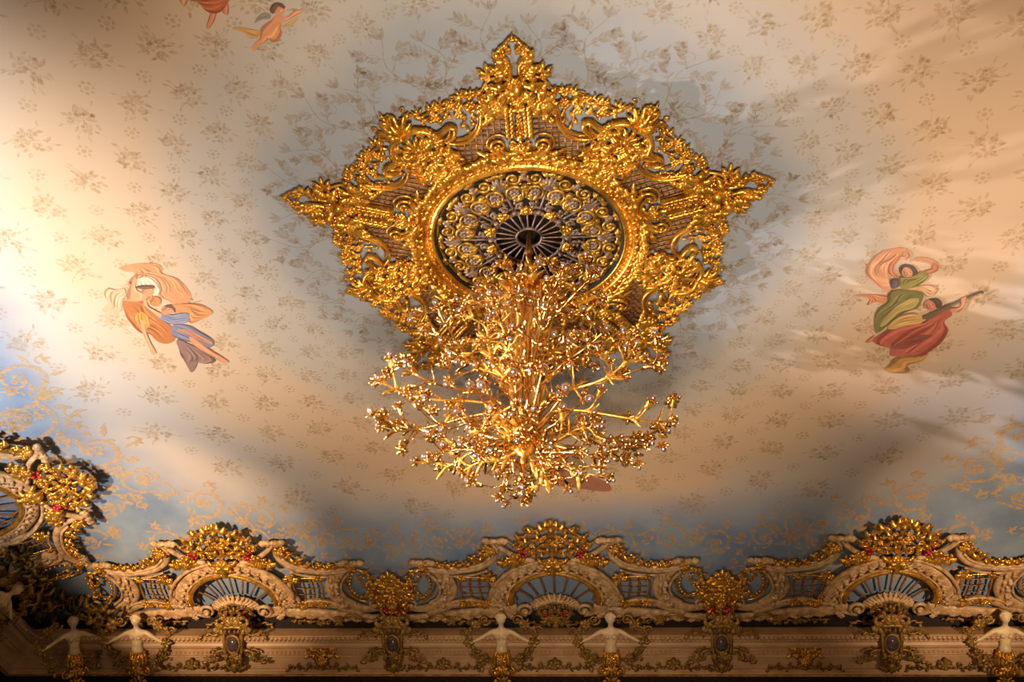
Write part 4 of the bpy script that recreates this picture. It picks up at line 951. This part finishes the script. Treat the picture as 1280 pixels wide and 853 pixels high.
# ------------------------------------------------------------------ figures painted on the ceiling
PAINT = {}
def paint(c, k=1.):
    key = (c, k)
    if key not in PAINT:
        lin = tuple(min(1, k*(.82*(v/255)**2.2+.18*q)) for v, q in zip(c, (.5, .40, .29)))
        PAINT[key] = simple('fresco_paint', tuple(.88*v for v in lin), lin, rough=.55, scale=9, spec=.3)
    return PAINT[key]
CLOTH = ('veil', 'drapery', 'dress', 'skirt', 'robe', 'cloth', 'sash', 'bodice', 'ribbon', 'wing')
def painting(label, origin, sc, shapes):
    pts0 = [on_height(origin[0]+x/sc, origin[1]+y/sc, ZC) for _, _, _, L in shapes for x, y in L]
    c = np.mean(pts0, 0); T = thing('ceiling_painting', label, 'painting', Matrix.Translation((c[0], c[1], ZC-.01)), 'figures painted on the ceiling')
    g = random.Random(int(origin[0]))
    for k, (name, col, fold, L) in enumerate(shapes):
        P = np.array([on_height(origin[0]+x/sc, origin[1]+y/sc, ZC)[:2]-c[:2] for x, y in L]); Q = smooth(P, 6*len(P), True)
        base = ceil_z(c[0], c[1])
        def lay(V, lift): return np.column_stack([V[:, :2], ceil_z(V[:, 0]+c[0], V[:, 1]+c[1])-ZC+.01-.0075-.0008*k-lift])
        mb = MB(); n = len(Q); mb.add(lay(Q, 0), [np.arange(n).reshape(1, n)])
        D = np.linalg.norm(Q[:, None]-Q[None], axis=-1); i, j = sorted(np.unravel_index(D.argmax(), D.shape)); size = D.max()
        A = Q[i:j+1]; B = np.vstack([Q[j:], Q[:i+1]])[::-1]; tt = np.linspace(0, 1, 22)
        rs = lambda M: np.column_stack([np.interp(tt, np.linspace(0, 1, len(M)), M[:, q]) for q in (0, 1)])
        A, B = rs(A), rs(B)
        if name in CLOTH: strokes = [(u+g.uniform(-.03, .03), 1+m % 2, g.uniform(.05, .25), g.uniform(.7, .97)) for m, u in enumerate(np.linspace(.08, .92, 9))]
        elif name in ('head', 'hair', 'lute'): strokes = [(.8, 1, .1, .9), (.3, 2, .25, .75)]
        else: strokes = [(.14, 1, .05, .95), (.9, 1, .1, .95), (.45, 2, .15, .85)]
        si = 0
        for u, mi, t0, t1 in strokes:                     # brushed folds running along the shape
            m = (tt >= t0) & (tt <= t1); uu = u+.05*np.sin(tt*5+u*20)
            if m.sum() < 4: continue
            C = (A*(1-uu[:, None])+B*uu[:, None])[m]; gap = np.linalg.norm(A-B, axis=1)[m]*(.045 if name in CLOTH else .09)
            s_ = np.sin(PI*np.linspace(0, 1, len(C))); T_ = nrm(np.gradient(C, axis=0)); N_ = np.column_stack([-T_[:, 1], T_[:, 0]])*(gap*s_)[:, None]
            V = np.vstack([C+N_, C-N_]); q = len(C); ii = np.arange(q-1)
            si += 1; mb.add(lay(V, .00006*si), [np.stack([ii, ii+1, q+ii+1, q+ii], -1)], mi)
        if name == 'head':                                # painted brow, eyes and mouth
            ce = Q.mean(0); r = size*.5
            for dx, dy, w, h in ((-.3, .12, .14, .06), (.3, .12, .14, .06), (0, -.42, .18, .05), (.03, -.12, .05, .16)):
                V = np.array([(ce[0]+r*(dx+w*math.cos(q)), ce[1]-r*(dy+h*math.sin(q))) for q in np.linspace(0, 2*PI, 8, endpoint=False)])
                si += 1; mb.add(lay(V, .00006*si), [np.arange(8).reshape(1, 8)], 1)
        mb.build(name, [paint(col), paint(col, .62), paint(col, 1.32)], T, flat=True)
    return T
painting('painting of two floating women in orange veils and grey blue dress, on the left', (110, 310), 5.02, [
    ('veil', (228, 150, 100), .28, [(195,120),(330,95),(450,105),(470,160),(560,190),(620,250),(648,300),(620,340),(540,350),(500,330),(440,300),(455,250),(420,190),(370,170),(300,170),(265,230),(262,200),(300,155),(240,145)]),
    ('veil', (245, 215, 185), .12, [(305,200),(370,180),(430,220),(450,260),(430,295),(390,290),(420,240),(310,240)]),
    ('drapery', (220, 180, 140), .2, [(100,290),(120,250),(180,260),(230,255),(240,310),(230,330),(210,400),(140,405),(95,380),(130,340)]),
    ('dress', (196, 108, 44), .38, [(220,340),(270,325),(360,330),(380,370),(430,410),(470,450),(520,490),(550,570),(490,600),(430,580),(390,540),(330,530),(280,480),(240,430)]),
    ('dress', (222, 150, 60), .2, [(290,420),(340,400),(380,430),(390,480),(350,510),(300,470)]),
    ('arm', (232, 158, 110), .1, [(265,240),(290,180),(310,200),(300,250),(330,280),(400,290),(380,330),(250,330),(240,310)]),
    ('head', (226, 150, 104), .1, [(335,248),(395,246),(415,272),(392,300),(348,292)]),
    ('hair', (105, 70, 52), .2, [(300,240),(340,230),(410,230),(420,245),(370,255),(310,250)]),
    ('leg', (235, 165, 112), .1, [(335,450),(360,470),(370,530),(400,600),(430,655),(405,665),(385,620),(350,540),(330,500)]),
    ('head', (212, 132, 75), .12, [(385,330),(400,305),(440,305),(460,330),(445,360),(405,360)]),
    ('veil', (232, 145, 88), .28, [(520,360),(600,345),(700,350),(770,385),(780,410),(720,445),(650,470),(635,455),(640,410),(600,400),(550,405)]),
    ('bodice', (135, 138, 165), .2, [(440,430),(480,405),(530,415),(570,405),(630,410),(630,460),(560,475),(510,470),(470,450)]),
    ('arm', (235, 170, 122), .08, [(350,350),(365,320),(385,365),(440,395),(465,410),(450,430),(400,400)]),
    ('head', (218, 140, 100), .1, [(460,380),(480,360),(520,365),(545,395),(520,410),(475,410)]),
    ('hair', (110, 66, 48), .2, [(480,360),(520,352),(550,376),(548,402),(528,376)]),
    ('skirt', (124, 124, 150), .3, [(525,490),(560,475),(640,485),(700,520),(780,570),(785,610),(740,620),(650,590),(560,560),(530,540)]),
    ('skirt', (145, 106, 98), .35, [(560,570),(640,600),(720,640),(790,690),(795,710),(730,720),(690,700),(680,740),(650,775),(610,710),(580,650)]),
    ('sash', (205, 130, 105), .2, [(560,505),(640,510),(740,560),(780,585),(770,600),(690,570),(620,535)]),
    ('leg', (230, 150, 110), .08, [(640,550),(700,580),(780,640),(830,670),(885,710),(850,715),(790,680),(700,630),(650,590)])])
painting('painting of a green dressed dancer and a red dressed lute player, on the right', (1060, 300), 4.74, [
    ('veil', (226, 158, 118), .22, [(105,200),(115,150),(160,90),(220,60),(320,45),(375,75),(370,100),(300,95),(250,140),(240,200),(250,310),(200,290),(140,240)]),
    ('veil', (226, 158, 118), .22, [(370,120),(430,100),(500,115),(535,150),(520,180),(480,140),(420,125)]),
    ('ribbon', (215, 140, 95), .2, [(30,325),(110,320),(200,325),(240,340),(225,380),(160,365),(110,385),(130,350),(80,335)]),
    ('arm', (212, 130, 95), .1, [(240,190),(250,140),(290,95),(310,100),(270,150),(270,190),(300,215),(280,225)]),
    ('arm', (212, 130, 95), .1, [(535,150),(525,180),(480,200),(440,200),(450,180),(490,170),(500,130)]),
    ('hair', (70, 56, 50), .2, [(300,175),(325,142),(385,150),(412,185),(400,215),(330,220)]),
    ('head', (220, 150, 115), .08, [(318,185),(335,160),(368,168),(382,200),(360,225),(328,212)]),
    ('hair', (78, 58, 66), .2, [(245,235),(300,225),(300,270),(260,285)]),
    ('bodice', (146, 136, 68), .25, [(300,215),(340,220),(400,205),(440,180),(480,210),(440,250),(370,290),(320,290),(305,250)]),
    ('sash', (220, 170, 120), .15, [(350,290),(450,265),(510,270),(515,305),(470,335),(430,300)]),
    ('skirt', (118, 114, 56), .3, [(240,320),(270,295),(350,290),(440,310),(440,350),(410,400),(330,430),(240,500),(190,540),(160,540),(155,450),(180,400),(235,360)]),
    ('skirt', (192, 168, 92), .18, [(270,400),(350,350),(420,345),(390,400),(300,430),(220,500),(190,500)]),
    ('foot', (214, 120, 88), .08, [(105,600),(140,570),(160,560),(150,590),(120,605)]),
    ('dress', (188, 84, 68), .3, [(560,410),(600,400),(615,440),(570,480),(595,530),(560,590),(500,640),(430,680),(320,685),(250,680),(250,640),(160,610),(160,580),(230,530),(300,510),(430,490),(470,470)]),
    ('dress', (146, 58, 52), .3, [(250,640),(330,590),(420,560),(500,560),(430,600),(330,640)]),
    ('cloth', (218, 168, 98), .2, [(235,510),(300,450),(380,430),(440,450),(430,490),(330,510),(260,525)]),
    ('hair', (68, 48, 44), .2, [(478,348),(530,342),(556,368),(545,400),(500,385)]),
    ('head', (205, 125, 95), .1, [(450,380),(470,350),(500,360),(518,390),(500,412),(465,405)]),
    ('lute', (104, 80, 60), .15, [(440,450),(500,420),(560,390),(650,350),(770,300),(800,298),(800,312),(770,315),(660,365),(560,420),(500,455),(450,465)]),
    ('arm', (220, 150, 110), .08, [(600,400),(660,395),(670,340),(700,335),(690,380),(660,420),(610,420)]),
    ('leg', (210, 150, 80), .18, [(300,690),(430,685),(480,660),(440,710),(340,740),(360,780),(270,785),(215,765),(240,740)])])
painting('painting of a winged child with yellow cloth near the top edge', (200, 0), 5.818, [
    ('wing', (148, 138, 126), .2, [(690,165),(710,120),(760,90),(805,100),(800,130),(740,140)]),
    ('cloth', (214, 158, 84), .2, [(530,200),(600,195),(690,215),(740,225),(730,260),(660,275),(620,240)]),
    ('cloth', (212, 168, 100), .2, [(880,190),(940,160),(1030,90),(1000,140),(940,195)]),
    ('body', (230, 150, 100), .1, [(810,140),(840,110),(900,115),(890,150),(880,200),(885,225),(890,240),(860,300),(820,300),(800,270),(780,300),(740,320),(710,340),(690,370),(670,355),(690,310),(730,270),(735,220),(760,180)]),
    ('arm', (232, 158, 108), .06, [(890,130),(940,110),(980,75),(1030,65),(1060,70),(1020,90),(970,120),(910,155)]),
    ('head', (226, 150, 106), .06, [(830,45),(870,28),(905,50),(905,90),(860,105),(835,90)]),
    ('hair', (92, 62, 44), .2, [(800,65),(820,25),(870,14),(912,42),(900,58),(855,42),(832,90),(810,92)])])
painting('painting of a figure in a red robe with bare legs, cut by the top edge', (200, 0), 5.818, [
    ('leg', (222, 138, 98), .08, [(375,70),(415,75),(400,140),(360,205),(335,195),(350,150)]),
    ('leg', (222, 138, 98), .08, [(465,20),(500,30),(500,95),(480,105),(455,80)]),
    ('arm', (228, 160, 120), .08, [(135,-30),(205,-30),(195,30),(170,40)]),
    ('robe', (192, 88, 44), .35, [(230,-70),(225,0),(285,10),(330,70),(380,90),(440,75),(500,10),(530,-60),(400,-140)]),
    ('body', (224, 150, 108), .1, [(300,-110),(360,-140),(440,-140),(470,-100),(380,-80)]),
    ('head', (220, 140, 100), .06, [(370,-200),(400,-215),(430,-200),(425,-160),(390,-150)])])
painting('painting of a reclining figure in brown pink drapery behind the chandelier', (560, 480), 5.685, [
    ('drapery', (176, 108, 88), .25, [(270,640),(400,590),(540,580),(640,560),(700,600),(780,700),(900,720),(1140,740),(1137,690),(1010,640),(900,540),(950,490),(930,440),(800,430),(640,440),(560,480),(400,480),(350,540),(300,600)]),
    ('drapery', (108, 102, 104), .25, [(330,560),(420,510),(560,520),(600,570),(520,600),(420,580)]),
    ('sash', (150, 140, 100), .2, [(800,520),(900,500),(960,540),(1000,600),(940,600),(860,560)]),
    ('arm', (220, 140, 110), .08, [(700,550),(820,520),(930,490),(940,510),(820,545),(720,575)]),
    ('body', (214, 136, 104), .1, [(400,480),(500,455),(600,440),(640,470),(560,500),(470,505)]),
    ('head', (206, 128, 96), .08, [(340,440),(375,425),(405,440),(405,475),(370,485),(342,470)])])
# ------------------------------------------------------------------ camera, lamps, world, view
def build_view():
    sc = bpy.context.scene
    cam = bpy.data.cameras.new('camera'); cam.sensor_width = 36; cam.lens = F_PX/1280*36; cam.clip_end = 200
    co = bpy.data.objects.new('camera', cam); COL.objects.link(co)
    c, s = math.cos(YAW), math.sin(YAW); ce, se = math.cos(PITCH), math.sin(PITCH)
    def d(X, Y, Z): return Vector((X*c-Y*s, X*s+Y*c, Z))
    right, fwd, up = d(1, 0, 0), d(0, ce, se), d(0, -se, ce)
    # the picture was turned by ROLL
    cr, sr = math.cos(ROLL), math.sin(ROLL)
    r2 = right*cr-up*sr; u2 = right*sr+up*cr
    M = Matrix.Identity(4)
    for i in range(3): M[i][0] = r2[i]; M[i][1] = u2[i]; M[i][2] = -fwd[i]; M[i][3] = CAMPOS[i]
    co.matrix_world = M; sc.camera = co
    def lamp(name, loc, target, energy, color, size=.4, angle=60, blend=1.):
        l = bpy.data.lights.new(name, 'SPOT'); l.energy = energy; l.color = color; l.shadow_soft_size = size
        l.spot_size = math.radians(angle); l.spot_blend = blend
        o = bpy.data.objects.new(name, l); COL.objects.link(o); o.location = loc
        o.rotation_euler = (Vector(target)-Vector(loc)).to_track_quat('-Z', 'Y').to_euler(); return o
    for a in LAMPS: lamp(*a)
    w = bpy.data.worlds.new('hall_light'); sc.world = w; w.use_nodes = True
    nt = w.node_tree; bg = nt.nodes['Background']
    tc = nt.nodes.new('ShaderNodeTexCoord'); n = nt.nodes.new('ShaderNodeTexNoise'); n.inputs['Scale'].default_value = 2.2; n.inputs['Detail'].default_value = 3
    nt.links.new(tc.outputs['Generated'], n.inputs['Vector'])
    r = nt.nodes.new('ShaderNodeValToRGB'); e = r.color_ramp.elements
    e[0].position = .42; e[0].color = (.07, .045, .025, 1); e[1].position = .68; e[1].color = (1., .66, .34, 1)
    nt.links.new(n.outputs['Fac'], r.inputs['Fac']); nt.links.new(r.outputs['Color'], bg.inputs['Color']); bg.inputs['Strength'].default_value = WORLD
    vs = sc.view_settings; vs.view_transform = 'Standard'; vs.look = 'None'; vs.exposure = 0; vs.gamma = 1; vs.use_curve_mapping = False
WARM = (1., .66, .36)
LAMPS = [('added_rear_ceiling_fill', (-1., -6., .8), (-.2, 4.0, 11.6), 3800, (1., .74, .48), .8, 46, 1.),  # added fill spot out of view, lifts the rear part of the ceiling
         ('added_cornice_fill', (.5, -8.5, 2.), (0, 9., 10.2), 1300, (1., .60, .26), .3, 40, 1.),  # unseen warm spot added to brighten the dim middle cornice and statues
         ('left_hall_lamp', (-9.2, -1.0, 3.0), (-8.9, .6, 11.6), 7600, (1., .93, .85), .35, 78, 1.),
         ('left_corner_lamp', (-9.6, -4., 3.4), (-6.7, 7.2, 11.2), 16000, (1., .66, .36), .15, 23, 1.),
         ('right_hall_lamp', (9.6, -1.5, 3.0), (8.4, -.3, 11.6), 3300, (1., .76, .54), .35, 74, 1.),
         ('right_corner_lamp', (9.8, -4., 3.4), (7.6, 7.2, 11.2), 8500, (1., .66, .36), .15, 25, 1.),
         ('hall_floor_lamp', (1.0, -8.0, .8), (.2, -.8, 11.6), 6600, (1., .85, .69), .8, 57, 1.),
         ('left_sconce_lamp', (-8.6, 3.5, 7.2), (.5, -.2, 10.0), 6500, (1., .88, .84), .10, 34, .7),
         ('added_glint_spot', (-9.4, -3.5, 7.0), (0, 0, 9.1), 14000, (1., .92, .92), .07, 19, .8)]  # added narrow spot, only there to make the chandelier glint
WORLD = .5
build_view()
